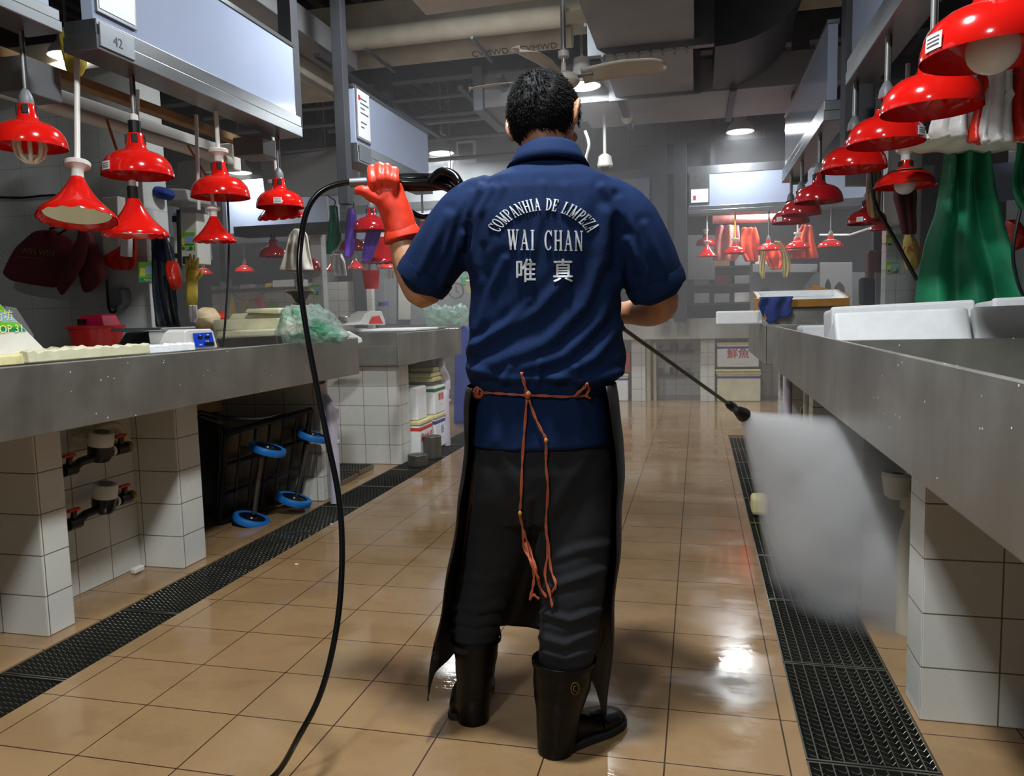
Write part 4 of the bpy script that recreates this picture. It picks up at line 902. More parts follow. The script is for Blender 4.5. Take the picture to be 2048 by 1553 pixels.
# long shelf of things above the far tiles
tag(MB().slab(*pslab([(395, 582), (640, 572), (640, 577), (395, 587)], 9.4, .25)).build('far_shelf', 'stainless_dark'), 'thin dark shelf above the far white tiles', 'shelf')
for x, w_, h_, mt, lab in ((545, 60, 14, 'white_plastic', 'white tray on the far left shelf'), (480, 22, 8, 'pvc_pipe', 'lilac bundle on the far left shelf'), (530, 14, 8, 'yellow_rubber', 'small yellow box on the far left shelf'), (440, 12, 20, 'grey_plastic', 'grey bottle on the far left shelf')):
    tag(MB().slab(*pslab([(x, 578-(x-480)*.045), (x+w_, 576-(x-480)*.05), (x+w_, 576-h_-(x-480)*.05), (x, 578-h_-(x-480)*.045)], 9.35, .15)).build(lab.split(' on ')[0].replace(' ', '_'), mt, bevel=.006), lab, 'container')
# hanging apron, gloves and cloth above the green bag
sheet('cream_apron', 'apron_cream', [(458, 590, 604), (470, 578, 612), (500, 572, 618), (530, 566, 625), (541, 562, 628)], 4.4, .012, 'cream plastic apron hanging behind the black hose', 'apron', wob=.035, seed=5)
sheet('grey_apron', 'apron_grey', [(545, 588, 604), (562, 588, 606), (578, 588, 606)], 4.9, .01, 'short grey cloth below the cream apron', 'cloth', wob=.02, seed=6)
r = thing('hanging_scale', 'black hanging scale dish behind the black hose', 'scale', aY(600, 600, 4.8))
p = aY(600, 590, 4.8); MB().lathe([(.02, .04), (.09, .03), (.10, .022), (.06, 0), (.03, -.05), (.001, -.06)], 24, p).build('dish', 'stainless_dark', r, smooth=True)
MB().lathe([(.05, -.11), (.055, -.06), (.001, -.055)], 20, p, cap=True).build('base', 'bag_maroon', r, smooth=True)
def longglove(mat, pts, Y, label, grp):
    return sheet('rubber_glove', mat, pts, Y, .02, label, 'glove', grp, wob=.02, nx=8, curve=.03)
longglove('green_glove', [(412, 660, 674), (430, 662, 677), (455, 657, 681), (470, 655, 684), (485, 653, 682), (500, 655, 672), (508, 656, 660)], 5.2, 'dark green rubber glove hanging from the steel beam', 'hanging rubber gloves')
longglove('purple_glove', [(418, 700, 708), (432, 694, 714), (455, 692, 712), (480, 690, 712), (500, 689, 709), (516, 692, 703)], 5.2, 'purple rubber glove hanging left of red dome lamp', 'hanging rubber gloves')
longglove('purple_glove', [(462, 732, 762), (480, 728, 760), (500, 726, 752), (518, 724, 744), (525, 728, 740)], 5.3, 'purple rubber glove hanging below the red dome lamp', 'hanging rubber gloves')
t = MB().tube(bez([aY(655, 392, 5.2), aY(670, 402, 5.2), aY(668, 414, 5.2)]), .004, 6).tube(bez([aY(700, 396, 5.2), aY(708, 408, 5.2), aY(704, 420, 5.2)]), .004, 6)
tag(t.build('wire_hooks', 'black_plastic'), 'thin wire hooks holding the green and purple gloves', 'hook')
sheet('white_cloth', 'white_bag', [(508, 668, 682), (525, 664, 692), (540, 664, 694), (552, 672, 692)], 7.4, .03, 'white cloth bag hanging below the green glove', 'cloth', wob=.05, seed=8)
sheet('white_cloth', 'white_bag', [(540, 776, 790), (557, 775, 790)], 7.0, .02, 'small white cloth beside the bare forearm', 'cloth', wob=.02, seed=9)
r = thing('red_bucket', 'red plastic bucket hanging below the purple glove', 'bucket', aY(743, 562, 6.2))
p = aY(743, 578, 6.2); s6 = (p-CAM).dot(Fv)/FOC
MB().lathe([(.001, 0), (13.5*s6, 0), (17.5*s6, 34*s6), (18.5*s6, 34*s6), (18.5*s6, 36*s6), (16.5*s6, 36*s6), (12.5*s6, 2*s6), (.001, 2*s6)], 28, p).build('body', 'coral_plastic', r, smooth=True)
MB().tube(bez([p+Vector((-17*s6, 0, 34*s6)), p+Vector((-12*s6, 0, 48*s6)), p+Vector((0, 0, 52*s6)), p+Vector((12*s6, 0, 48*s6)), p+Vector((17*s6, 0, 34*s6))]), .004, 6).build('handle', 'rod_steel', r)
# dim clutter behind the second left stall
def blk(name, mat, x0, x1, y0, y1, Y, label, cat, th=.12, bev=.008, group=None):
    if Y > 8.3 and x1 < 960: Y = 9.895-th
    elif 7 <= Y < 9 and x0 > 1730: Y = 7.895-th
    return tag(MB().slab(*pslab([(x0, y1), (x1, y1), (x1, y0), (x0, y0)], Y, th)).build(name, mat, bevel=bev), label, cat, group)
blk('white_cabinet', 'white_plastic', 643, 668, 508, 572, 8.4, 'white wall cabinet behind the coral cone lamps', 'cabinet')
blk('grey_locker', 'duct_paint', 705, 735, 540, 640, 9.6, 'tall grey locker behind the red bucket', 'locker')
blk('grey_locker', 'wall_grey', 738, 770, 560, 650, 9.4, 'pale grey locker right of tall one behind red bucket', 'locker')
blk('green_box', 'label_green', 659, 679, 588, 610, 8.8, 'lime green box under the white wall cabinet', 'box')
blk('yellow_bag', 'yellow_rubber', 678, 692, 595, 625, 8.9, 'mustard bag right of the lime green box', 'bag', bev=.02)
blk('dark_shelving', 'wall_dark', 642, 705, 575, 650, 9.9, 'dark shelving unit behind the lime green box', 'shelf', .3)
blk('blue_tray', 'band_blue', 755, 770, 602, 614, 9.0, 'small blue tray on the pale grey locker', 'tray')
blk('white_curtain', 'apron_cream', 796, 822, 480, 640, 9.0, 'off-white curtain panel behind the forearm', 'curtain', .05)
blk('wall_board', 'acrylic_back', 800, 935, 395, 470, 9.2, 'pale upper panel beyond the raised black hose', 'panel', .05)
blk('wall_board', 'wall_grey', 820, 945, 560, 660, 9.7, 'pale tiled wall panel under the wall clock', 'panel', .05)
p = aY(913, 582, 9.2); r = thing('wall_clock', 'small round wall clock left of the blue shirt', 'clock', p)
Mx = Matrix.Rotation(PI/2, 4, 'X')
MB().lathe([(.09, 0), (.10, .0), (.10, .03), (.09, .03)], 28, p, Mx, cap=False).build('rim', 'grey_plastic', r, smooth=True)
MB().lathe([(.001, .012), (.092, .012), (.092, .0), (.001, .0)], 28, p, Mx).build('dial', 'paper', r)
MB().box(-.004, .004, -.002, 0, 0, .055, Matrix.Translation(p+Vector((0, -.016, 0)))).box(-.004, .004, -.002, 0, 0, .045, Matrix.Translation(p+Vector((0, -.016, 0))) @ Matrix.Rotation(2.2, 4, 'Y')).build('hands', 'ink', r)
blk('green_bag', 'label_dark_green', 921, 934, 552, 572, 8.6, 'green bag hanging close to the blue shirt', 'bag', .06, .02)
blk('cream_glove', 'foam_cream', 930, 942, 560, 588, 8.2, 'cream glove hanging beside the green bag', 'glove', .03, .015)
for k in range(3):
    q_ = pillow_bag('clear_bag', 'plastic_film', [(850+26*k, 652), (846+26*k, 622), (868+26*k, 606+4*(k % 2)), (886+26*k, 618), (888+26*k, 652)], 7.6, .12, ['clear plastic bag on far counter, left one of three', 'clear plastic bag on far counter, middle of three', 'clear plastic bag on far counter beside blue shirt'][k], 'bag', 'clear bags on the far counter'); md = q_.modifiers.new('crumple', 'DISPLACE'); md.texture = tx; md.strength = .12; md.texture_coords = 'GLOBAL'
# foam boards and chair-like tray on the second counter
tag(MB().box(-2.75, -2.08, 5.52, 6.05, 1.010, 1.03).build('foam_board', 'foam_white', bevel=.006), 'flat white foam board on the shorter left counter', 'foam board')
tag(MB().box(-2.7, -2.15, 6.08, 6.45, 1.008, 1.022).build('steel_tray', 'stainless_clean', bevel=.004), 'flat steel tray beyond the white foam board', 'tray')
r = thing('white_stool', 'white moulded plastic seat with red patch on the counter', 'stool', (-2.6, 5.9, 1.03))
MB().slab([aX(x, y, -2.5) for x, y in ((712, 650), (722, 645), (730, 628), (742, 622), (764, 623), (770, 640), (771, 650))], (-.12, 0, 0)).build('shell', 'white_plastic', r, bevel=.006)
MB().slab([aX(x, y, -2.495) for x, y in ((738, 648), (745, 634), (758, 632), (766, 648))], (.004, 0, 0)).build('red_patch', 'band_red', r)
pillow_bag('white_bag', 'white_bag', [(676, 645), (680, 630), (695, 632), (704, 648)], 6.5, .06, 'crumpled white bag behind foam board on the second counter', 'bag')
# white tube light and wooden rails under the large left board
r = thing('tube_light', 'unlit white twin tube fitting under the large left board', 'tube light', (-2.75, 3.2, 2.2))
MB().box(-2.86, -2.76, 2.35, 4.15, 2.10, 2.17).build('housing', 'white_plastic', r, bevel=.008)
MB().tube([(-2.70, 2.35, 2.06), (-2.70, 4.15, 2.06)], .030, 14).build('tube', 'fan_blade', r, smooth=True)
for y in (2.30, 4.15): MB().box(-2.88, -2.66, y, y+.07, 2.01, 2.17).build('end_cap', 'white_plastic', r, bevel=.01)
tag(MB().box(-2.60, -2.54, 2.2, 4.1, 2.13, 2.17).build('timber_rail', 'timber', bevel=.003), 'brown timber rail under the large left board', 'rail')
tag(MB().box(-3.0, -2.2, 2.22, 2.27, 2.18, 2.23).build('timber_rail', 'timber', bevel=.003), 'short timber cross rail at the first cone lamp', 'rail')
tag(MB().box(-2.52, -2.40, 2.42, 2.60, 1.98, 2.11).build('junction_box', 'grey_plastic', bevel=.006), 'grey junction box under near end of large left board', 'box')
tag(MB().box(-2.48, -2.30, 3.86, 4.04, 2.02, 2.12).build('junction_box', 'grey_plastic', bevel=.006), 'grey junction box under the far end of the large left board', 'box')
for x0, y0, x1, y1, X, lab in ((392, 230, 398, 420, -2.5, 'thin white conduit behind the third dome lamp'), (545, 265, 556, 400, -2.4, 'thin white cord pair beside the stickered dome lamp'), (275, 180, 272, 380, -2.5, 'thin white conduit behind the black-socket dome lamp')):
    tag(MB().tube([aX(x0, y0, X), aX(x1, y1, X)], .009, 8).build('conduit_pipe', 'white_plastic', smooth=True), lab, 'pipe')
tag(MB().tube(bez([aX(455, 400, -2.28), aX(458, 470, -2.28), aX(456, 560, -2.26), aX(450, 650, -2.2), aX(444, 695, -2.2)]), .0055, 8).build('power_cord', 'black_plastic', smooth=True), 'black power cord hanging down to the blue display scale', 'cord')
for a, b, lab in (((213, 238), (236, 308), 'red and white twisted string left of the dome lamps'), ((375, 290), (412, 352), 'red and white twisted string before the third dome lamp')):
    tag(MB().tube([aX(*a, -2.55), aX(*b, -2.5)], .006, 6).build('twisted_string', 'string_orange'), lab, 'string')
pillow_bag('blue_helmet', 'blue_cloth', [(302, 380), (318, 372), (342, 378), (350, 392), (340, 402), (308, 396)], 4.35, .07, 'blue and white cap on the shelf behind the left lamps', 'cap')
tag(MB().slab(*pslab([(232, 372), (372, 378), (378, 402), (300, 404), (236, 392)], 4.45, .3)).build('high_shelf', 'acrylic_back', bevel=.01), 'cluttered pale shelf behind the left lamps', 'shelf')
tag(MB().slab(*pslab([(235, 366), (290, 362), (296, 376), (240, 380)], 4.4, .2)).build('foam_box', 'foam_dirty', bevel=.01), 'low foam box on the pale shelf behind the left lamps', 'box')
pillow_bag('yellow_bag', 'yellow_rubber', [(120, 60), (165, 50), (172, 130), (160, 158), (138, 150), (128, 100)], 3.2, .05, 'mustard plastic bag hanging left of the large board', 'bag')
tag(MB().slab(*pslab([(355, 325), (400, 318), (420, 520), (360, 520)], 7.5, .05)).build('back_board', 'acrylic_back', bevel=.004), 'blue-grey panel in the back behind the third lamp', 'panel')
# ------------------------------------------------------------------ right stall
# stack of foam boxes lying on their sides behind the divider
def foamlid(M, L, W, H, label, group='foam boxes in the right sink', notches=3):
    r = thing('foam_box', label, 'foam box', M.translation, group)
    o = MB().box(0, L, 0, W, 0, H, M); o.build('box_body', 'foam_white', r, bevel=.018, seg=3)
    MB().box(-.004, L+.004, -.016, .02, -.006, H+.006, M).build('lid', 'foam_white', r, bevel=.012, seg=3)
    t = MB()
    for k in range(notches): x = L*(k+.5)/notches; t.box(x-.045, x+.045, -.021, -.014, H*.32, H*.32+.012, M).box(x+.038, x+.05, -.021, -.014, H*.30, H*.45, M)
    t.build('moulded_grip', 'foam_white', r, bevel=.004)
    return r
def fm(x, y, z, rx=0, rz=0, ry=0): return Matrix.Translation((x, y, z)) @ Matrix.Rotation(rz, 4, 'Z') @ Matrix.Rotation(ry, 4, 'Y') @ Matrix.Rotation(rx, 4, 'X')
foamlid(fm(.52, 3.10, .875, -.42, .02, -.02), .46, .17, .235, 'left tilted white foam box behind the steel divider')
foamlid(fm(1.00, 3.11, .875, -.40, .02, -.02), .50, .17, .245, 'right tilted white foam box behind the steel divider')
foamlid(fm(.56, 3.50, .87, -.05, .0, -.03), .54, .24, .245, 'white foam box standing behind the left tilted one')
foamlid(fm(1.16, 3.46, .87, -.05, .0, -.03), .50, .24, .265, 'white foam box standing behind the right tilted one')
foamlid(fm(.52, 4.15, .87, 0, .0, 0), .40, .28, .155, 'low foam box further along the right counter', notches=1)
tag(MB().tube([(1.36, 2.72, .86), (1.36, 2.72, .93)], .022, 12).tube([(1.36, 2.72, .93), (1.25, 2.70, .90)], .016, 12).build('basin_tap', 'brass', smooth=True), 'small brass fitting in the right-hand sink at photo edge', 'tap')
# foam tray wrapped in brown tape on a steel tank
r = thing('steel_tank', 'low steel tank under the taped foam tray', 'tank', (.8, 5.6, 1.01))
MB().box(.50, 1.45, 5.55, 6.0, .96, 1.115).build('body', 'stainless', r, bevel=.004)
MB().box(.45, 1.48, 5.53, 6.03, 1.115, 1.125).build('rim', 'stainless_dark', r, bevel=.003)
r = thing('foam_tray', 'white foam tray edged with brown tape, blue cloth over corner', 'tray', (.7, 5.7, 1.13))
x0, x1, y0, y1, z0, z1 = .40, .97, 5.5, 5.95, 1.127, 1.185
TM = Matrix.Translation((0, y0, z0)) @ Matrix.Rotation(.13, 4, 'X') @ Matrix.Translation((0, -y0, -z0))
o = MB()
for a in ((x0, x1, y0, y1, z0, z0+.015), (x0, x0+.03, y0, y1, z0+.015, z1), (x1-.03, x1, y0, y1, z0+.015, z1), (x0+.03, x1-.03, y0, y0+.03, z0+.015, z1-.012), (x0+.03, x1-.03, y1-.03, y1, z0+.015, z1)): o.box(*a, TM)
o.build('tray', 'foam_white', r, bevel=.006)
o = MB()
for a in ((x0-.004, x1+.004, y0-.004, y0-.0005, z0-.002, z1-.010), (x1+.0005, x1+.005, y0, y1, z0-.002, z1+.003), (x0-.006, x0-.0005, y0, y1, z0, z1+.003)): o.box(*a, TM)
o.build('brown_tape', 'brown_tape', r)
for a, b, c_ in (((x0-.02, y0-.01, z1), (x0+.06, y0-.012, z1+.005), (x0-.03, y0-.015, z0-.03)), ((x1-.15, y1, z1+.05), (x1-.03, y1-.02, z1+.05), (x1-.17, y1, z1+.10)), ((x0+.3, y1, z1+.05), (x0+.42, y1, z1+.05), (x0+.44, y1, z1+.08)), ((x0+.03, y0-.01, z1), (x0+.12, y0-.012, z1-.03), (x0+.04, y0-.02, z0-.10))): MB().slab([a, b, c_], (0, .006, .002)).build('loose_tape', 'brown_tape', r)
def drape(u, v):
    p = aY(1524+(1590-1524)*u, 0, 5.5); x = p.x; lo = .055+.14*(1-abs(u-.45)*1.6)+.03*math.sin(u*9)
    if v < .35: return Vector((x, 5.60-.125*v/.35, 1.193))
    return Vector((x+.012*math.sin(v*7), 5.475-.012*math.sin(u*12+v*3), 1.193-lo*(v-.35)/.65))
tag(MB().grid(drape, 16, 14).build('blue_cloth', 'blue_cloth', smooth=2, solid=.006), 'blue rag draped over the front edge of the taped tray', 'cloth')
tag(MB().box(.13, .44, 5.64, 5.9, 1.012, 1.105).build('foam_block', 'foam_white', bevel=.01), 'white foam block left of the taped tray', 'foam block').location = (0, 0, 0)
# large green aprons, bags, dark hanging cloth
sheet('green_apron', 'green_rubber', [(300, 1893, 1972), (330, 1888, 1978), (370, 1880, 1984), (430, 1870, 2000), (480, 1852, 2018), (540, 1840, 2034), (612, 1832, 2046)], 3.75, .012, 'large green rubber apron hanging over the foam boxes', 'apron', wob=.07, nx=26, nz=26, seed=1.4)
sheet('green_apron', 'green_rubber', [(250, 2040, 2090), (300, 2034, 2100), (360, 2020, 2110), (390, 2026, 2110), (420, 2044, 2110)], 3.6, .012, 'edge of second green apron at the right photo edge', 'apron', wob=.04, nx=14, seed=2.2)
t = MB()
p = aY(1955, 282, 3.55); 
def ds(u, v):
    a = 2*PI*u; rr = (.02+.30*v); return p+Vector((rr*math.cos(a)*1.0, rr*.6*math.sin(a), .04-.05*v+.006*math.sin(a*14)*v-.02*math.cos(a)))
tag(t.grid(ds, 80, 6).build('scalloped_plate', 'lamp_white', smooth=2, solid=.006), 'cream scalloped shade seen from below the plastic bags', 'shade')
def bagsheet(mat, pts, label, seed, Y): return sheet('plastic_bag', mat, pts, Y, .03, label, 'bag', 'plastic bags bundled at upper right', wob=.05, nx=16, nz=16, seed=seed, curve=.03)
bagsheet('white_bag', [(128, 1895, 1955), (150, 1905, 1960), (175, 1888, 1952), (220, 1875, 1945), (262, 1862, 1945), (278, 1870, 1945)], 'leftmost white plastic bag bundle at upper right', 1, 3.35)
bagsheet('bag_red', [(120, 1960, 1980), (160, 1956, 1990), (220, 1950, 1985), (288, 1938, 1968)], 'orange-red bag strip between white bundles', 2, 3.32)
bagsheet('white_bag', [(118, 1972, 2012), (160, 1978, 2012), (220, 1968, 2014), (270, 1958, 2016), (288, 1962, 2014)], 'rightmost white plastic bag bundle at upper right', 3, 3.28)
bagsheet('bag_red', [(110, 2014, 2060), (180, 2012, 2060), (240, 2014, 2060), (285, 2020, 2056)], 'dark red bag bundle with white tag at right edge', 4, 3.3)
tag(MB().slab(*pslab([(2010, 190), (2022, 172), (2030, 188), (2018, 210)], 3.22, .004)).build('paper_tag', 'paper'), 'small white diamond tag on the dark red bags', 'tag')
tag(MB().tube([aY(1880, 128, 3.4), aY(2100, 96, 3.4)], .012, 8).build('hanging_rail', 'rod_steel'), 'steel rail carrying the plastic bag bundles', 'rail')
sheet('dark_cloth', 'bag_maroon', [(372, 1788, 1830), (400, 1790, 1832), (440, 1800, 1832), (470, 1806, 1830)], 5.2, .02, 'dark maroon cloth hanging behind the rimmed red lamp', 'cloth', wob=.03, seed=7)
sheet('dark_rag', 'timber', [(340, 1738, 1758), (380, 1736, 1760), (420, 1738, 1756), (438, 1744, 1752)], 4.9, .03, 'dark brown rag hanging above the labelled dome lamp', 'rag', wob=.03, seed=4)
tag(MB().tube(bez([aY(1740, 330, 4.4), aY(1750, 405, 4.4), aY(1790, 480, 4.4), aY(1834, 560, 4.4)]), .010, 8).build('black_hose', 'black_plastic', smooth=True), 'thin black hose hanging left of the green apron', 'hose')
tag(MB().tube(bez([aY(2040, 420, 3.5), aY(2026, 500, 3.5), aY(2034, 560, 3.5), aY(2052, 605, 3.5)]), .007, 8).build('black_hose', 'black_plastic', smooth=True), 'thin black hose right of the green apron at photo edge', 'hose')
yb = pillow_bag('yellow_bag', 'yellow_rubber', [(1806, 480), (1816, 452), (1828, 470), (1842, 500), (1836, 540), (1812, 544), (1804, 510)], 5.6, .05, 'yellow plastic bag with red print beside the green apron', 'bag')
t = MB(); text_mb(t, 'YATA', .06, frame(aY(1826, 498, 5.53), (1, 0, .2), (-.2, 0, 1)), .0005); t.build('print', 'ink_red', yb)
pillow_bag('red_bag', 'bag_red', [(2010, 440), (2030, 438), (2050, 460), (2052, 495), (2024, 505), (2012, 480)], 4.2, .08, 'shiny red bag right of the green apron', 'bag')
tag(MB().slab(*pslab([(1985, 328), (2042, 322), (2040, 398), (1992, 404)], 5.5, .03)).build('hanging_board', 'acrylic', bevel=.003), 'pale board seen between the two green aprons', 'panel')
blk('white_sign', 'acrylic', 1560, 1706, 320, 402, 9.0, 'pale board panel behind the descending red lamps', 'panel', .05) if False else None
# things between the right boards
blk('hanging_board', 'acrylic_back', 1688, 1735, 205, 262, 7.0, 'grey panel left of the second lamp rod', 'panel', .06)
blk('hanging_board', 'acrylic_back', 1748, 1850, 155, 196, 7.2, 'grey panel behind the second red dome lamp', 'panel', .06)
blk('steel_cabinet', 'duct_dark', 1735, 1850, 110, 158, 7.0, 'dark box under the ceiling behind the right lamps', 'box', .3)
blk('pale_board', 'acrylic_back', 1690, 1870, 330, 372, 7.4, 'pale board behind the fourth red dome lamp', 'panel', .06)
blk('white_box', 'white_plastic', 1768, 1800, 380, 450, 6.3, 'white box high on the white pillar', 'box', .08)
blk('wall_board', 'wall_grey', 1750, 1835, 545, 615, 7.8, 'pale panel low behind the yellow bag', 'panel', .1)
blk('red_grey_bag', 'bag_maroon', 1735, 1762, 500, 570, 7.6, 'dull red bag hanging on the rear wall', 'bag', .08, .03)
blk('dark_suit', 'tarp_black', 1720, 1762, 555, 612, 7.8, 'dark bundle on floor level behind foam tray', 'bundle', .1, .03)
# pipes under the right counter
drain([(.72, 2.80, .60), (.72, 2.80, .42), (.70, 2.80, .30), (.70, 2.80, .0)], .036, 'cream drain pipe with white funnel behind the near right pier', 'pvc_cream', (((.71, 2.80, .47), .035),))
MB().lathe([(.03, -.05), (.042, -.04), (.052, .03), (.046, .04), (.02, .035)], 24, (.66, 2.80, .52)).build('funnel', 'white_plastic', [o for o in C.objects if o.name.startswith('drain_pipe')][-1], smooth=True)
for k, (x, y, rr, lab) in enumerate(((.58, 5.38, .03, 'thicker grey pipe between the two right counters'), (.62, 4.75, .02, 'thin pipe under the right counter behind the spray'))):
    drain([(x, y, .73), (x, y, .45), (x, y, .3), (x, y, 0)], rr, lab, 'pvc_pipe' if k == 0 else 'white_plastic')
tag(MB().box(.62, .9, 5.02, 5.06, .0, .44).box(.62, .9, 5.02, 5.06, .44, .5).build('brown_frame', 'timber', bevel=.004), 'small brown timber frame under the right counter', 'frame')
MBt = MB().box(.285, .37, 4.28, 4.42, .0, .10)
tag(MBt.build('foam_scrap', 'foam_cream', bevel=.02), 'cream cup-like scrap standing on the right drain grates', 'scrap')
# ------------------------------------------------------------------ far counter: boxes below, shelves and hanging vests above
foambox(.22, .72, 9.62, 9.9, .42, .72, 'far foam box with violet band, upper of the right pair', 'band_blue', '鮮魚', ts=.13, face='y', group='foam boxes under the far counter')
foambox(.22, .74, 9.62, 9.9, .0, .36, 'far foam box with violet band, lower of the right pair', 'band_blue', group='foam boxes under the far counter', mat='foam_dirty')
foambox(-1.25, -.84, 9.62, 9.9, .0, .34, 'far foam box with blue band left of the far white pier', 'band_blue', group='foam boxes under the far counter')
blk('red_crate', 'band_red', 1244, 1260, 706, 744, 9.7, 'red crate seen beside the worker hip on far floor', 'crate', .2)
tag(MB().box(.21, .73, 9.6, 9.9, .365, .39).build('foam_sheet', 'foam_cream', bevel=.006), 'foam sheets piled between the two violet-banded boxes', 'foam sheet')
for z, lab in ((.62, 'upper water meter on the far recess wall'), (.32, 'lower water meter on the far recess wall')):
    r = thing('water_meter', lab, 'water meter', (-.3, 10.2, z), 'far water meters')
    MB().tube([(-.55, 10.2, z-.04), (-.05, 10.2, z-.04)], .018, 10).build('pipe', 'stainless_dark', r, smooth=True)
    MB().lathe([(.045, -.05), (.055, .02), (.05, .06), (.001, .065)], 18, (-.3, 10.2, z), cap=True).build('meter_body', 'stainless_dark', r, smooth=True)
    MB().box(-.50, -.44, 10.17, 10.2, z, z+.05).box(-.16, -.10, 10.17, 10.2, z, z+.05).build('tap_handle', 'grey_plastic', r)
drain([(-.60, 9.7, .75), (-.60, 9.7, .4), (-.6, 9.7, 0)], .03, 'vertical cream pipe right of the far white pier', 'pvc_cream')
drain([(-.52, 9.72, .72), (-.52, 9.72, .4), (-.52, 9.72, 0)], .02, 'thinner cream pipe beside the far pier pipe', 'pvc_cream')
for k, z in enumerate((1.18, 1.42, 1.66)):
    tag(MB().box(-.1, 1.0, 10.7, 11.1, z, z+.02).build('far_shelf', 'stainless_dark'), ['lowest grey shelf on the far wall stand', 'middle grey shelf on the far wall stand', 'top grey shelf on the far wall stand'][k], 'shelf', 'far wall shelves')
rb = random.Random(3); names = ['pale', 'grey', 'green', 'red', 'dim white', 'brown']; mats_ = ['acrylic_back', 'duct_paint', 'label_dark_green', 'bag_maroon', 'white_plastic', 'timber']
for k in range(3):
    for j in range(4):
        x = -.05+.26*j; q = rb.randrange(6); h_ = .10+.06*rb.random()
        tag(MB().box(x, x+.2, 10.66, 10.95, (1.20, 1.44, 1.68)[k]+.001, (1.20, 1.44, 1.68)[k]+h_).build('storage_box', mats_[q], bevel=.008), '%s box on %s far shelf, %s from the left' % (names[q], ('lowest', 'middle', 'top')[k], ords[j] if j else 'first'), 'box', 'boxes on the far wall shelves')
blk('steel_hood', 'duct_paint', 1505, 1635, 528, 545, 10.4, 'pale steel hood above the dark bottles at far end', 'hood', .4)
blk('wall_board', 'wall_grey', 1500, 1730, 545, 640, 10.6, 'pale wall panel with hanging tools behind the foam tray', 'panel', .06)
blk('light_sheet', 'acrylic_back', 1640, 1705, 525, 620, 10.3, 'light grey sheet hanging right of the dark tools', 'sheet', .03)
for x0, x1, y0, y1, lab in ((1520, 1541, 568, 606, 'dark bottle left on the far pale panel'), (1668, 1690, 562, 608, 'dark handbag hanging on far light sheet'), (1650, 1662, 556, 592, 'dark ladle hanging left of the far handbag')):
    pillow_bag('dark_pouch', 'black_matte', [(x0, y1), (x0, y0+12), ((x0+x1)/2, y0), (x1, y0+12), (x1, y1)], 10.1, .04, lab, 'pouch')
tag(MB().tube([aY(1425, 440, 9.9), aY(1555, 436, 9.9)], .05, 14).build('awning_roll', 'pink_bag', smooth=True), 'pinkish rolled awning under far sign board', 'roll')
def vest(mat, pts, Y, label, cat='vest', seed=0): return sheet(cat.replace(' ', '_'), mat, pts, Y, .008 if cat == 'towel' else .03, label, cat, wob=.03 if cat == 'towel' else .07, nx=16, nz=14, seed=seed)
vest('pink_bag', [(450, 1432, 1478), (480, 1430, 1480), (510, 1428, 1478), (522, 1426, 1470)], 9.9, 'pale pink plastic apron hanging behind the first far lamps', 'apron', 1)
vest('orange_vinyl', [(455, 1485, 1512), (480, 1480, 1518), (500, 1480, 1516), (524, 1492, 1516)], 9.85, 'orange vinyl apron behind the yellow taped rod lamp', 'apron', 2)
vest('orange_vinyl', [(500, 1530, 1570), (520, 1532, 1570), (540, 1542, 1560)], 9.8, 'rounded orange pouch under the yellow towel', 'pouch', 3)
vest('orange_vinyl', [(450, 1604, 1622), (470, 1592, 1628), (500, 1584, 1634), (518, 1580, 1636)], 9.85, 'large orange vest between the two rightmost far lamps', 'vest', 4)
vest('towel', [(482, 1548, 1560), (495, 1556, 1572), (510, 1564, 1578), (530, 1564, 1582), (542, 1564, 1580), (555, 1566, 1574)], 9.55, 'yellow towel end draped right of the stickered far lamp', 'towel', 5)
vest('towel', [(500, 1522, 1532), (525, 1519, 1531), (545, 1518, 1530), (558, 1524, 1528)], 9.55, 'yellow towel end hanging left of the orange pouch', 'towel', 6)
tag(MB().tube([aY(1640, 470, 9.6), aY(1700, 470, 9.2), aY(1745, 455, 8.6)], .012, 8).build('white_rope', 'white_plastic'), 'slanted white pipe right of the last far lamp', 'pipe')
blk('poster', 'acrylic', 1306, 1377, 405, 470, 11.2, 'pale poster between the grey columns', 'poster', .03) if False else None
blk('stall_shutter', 'wall_grey', 1375, 1430, 470, 560, 10.6, 'grey hanging sheets behind the first far cone lamp', 'sheet', .05)
r = thing('blue_bottle', 'small blue and white bottle beside the right elbow', 'bottle', aY(1358, 590, 9.7))
p = aY(1358, 600, 9.7); MB().lathe([(.001, 0), (.03, 0), (.03, .10), (.012, .13)], 16, p).build('bottle', 'white_plastic', r, smooth=True); MB().lathe([(.031, .06), (.031, .13), (.001, .135)], 16, p).build('cap', 'scale_blue', r, smooth=True)

pr_ = aY(1930, 296, 3.75)
tag(MB().tube([(.95, 3.765, pr_.z), (2.6, 3.765, pr_.z)], .010, 8).build('hanging_rail', 'rod_steel', smooth=True), 'thin steel rail the large green apron hangs from', 'rail')
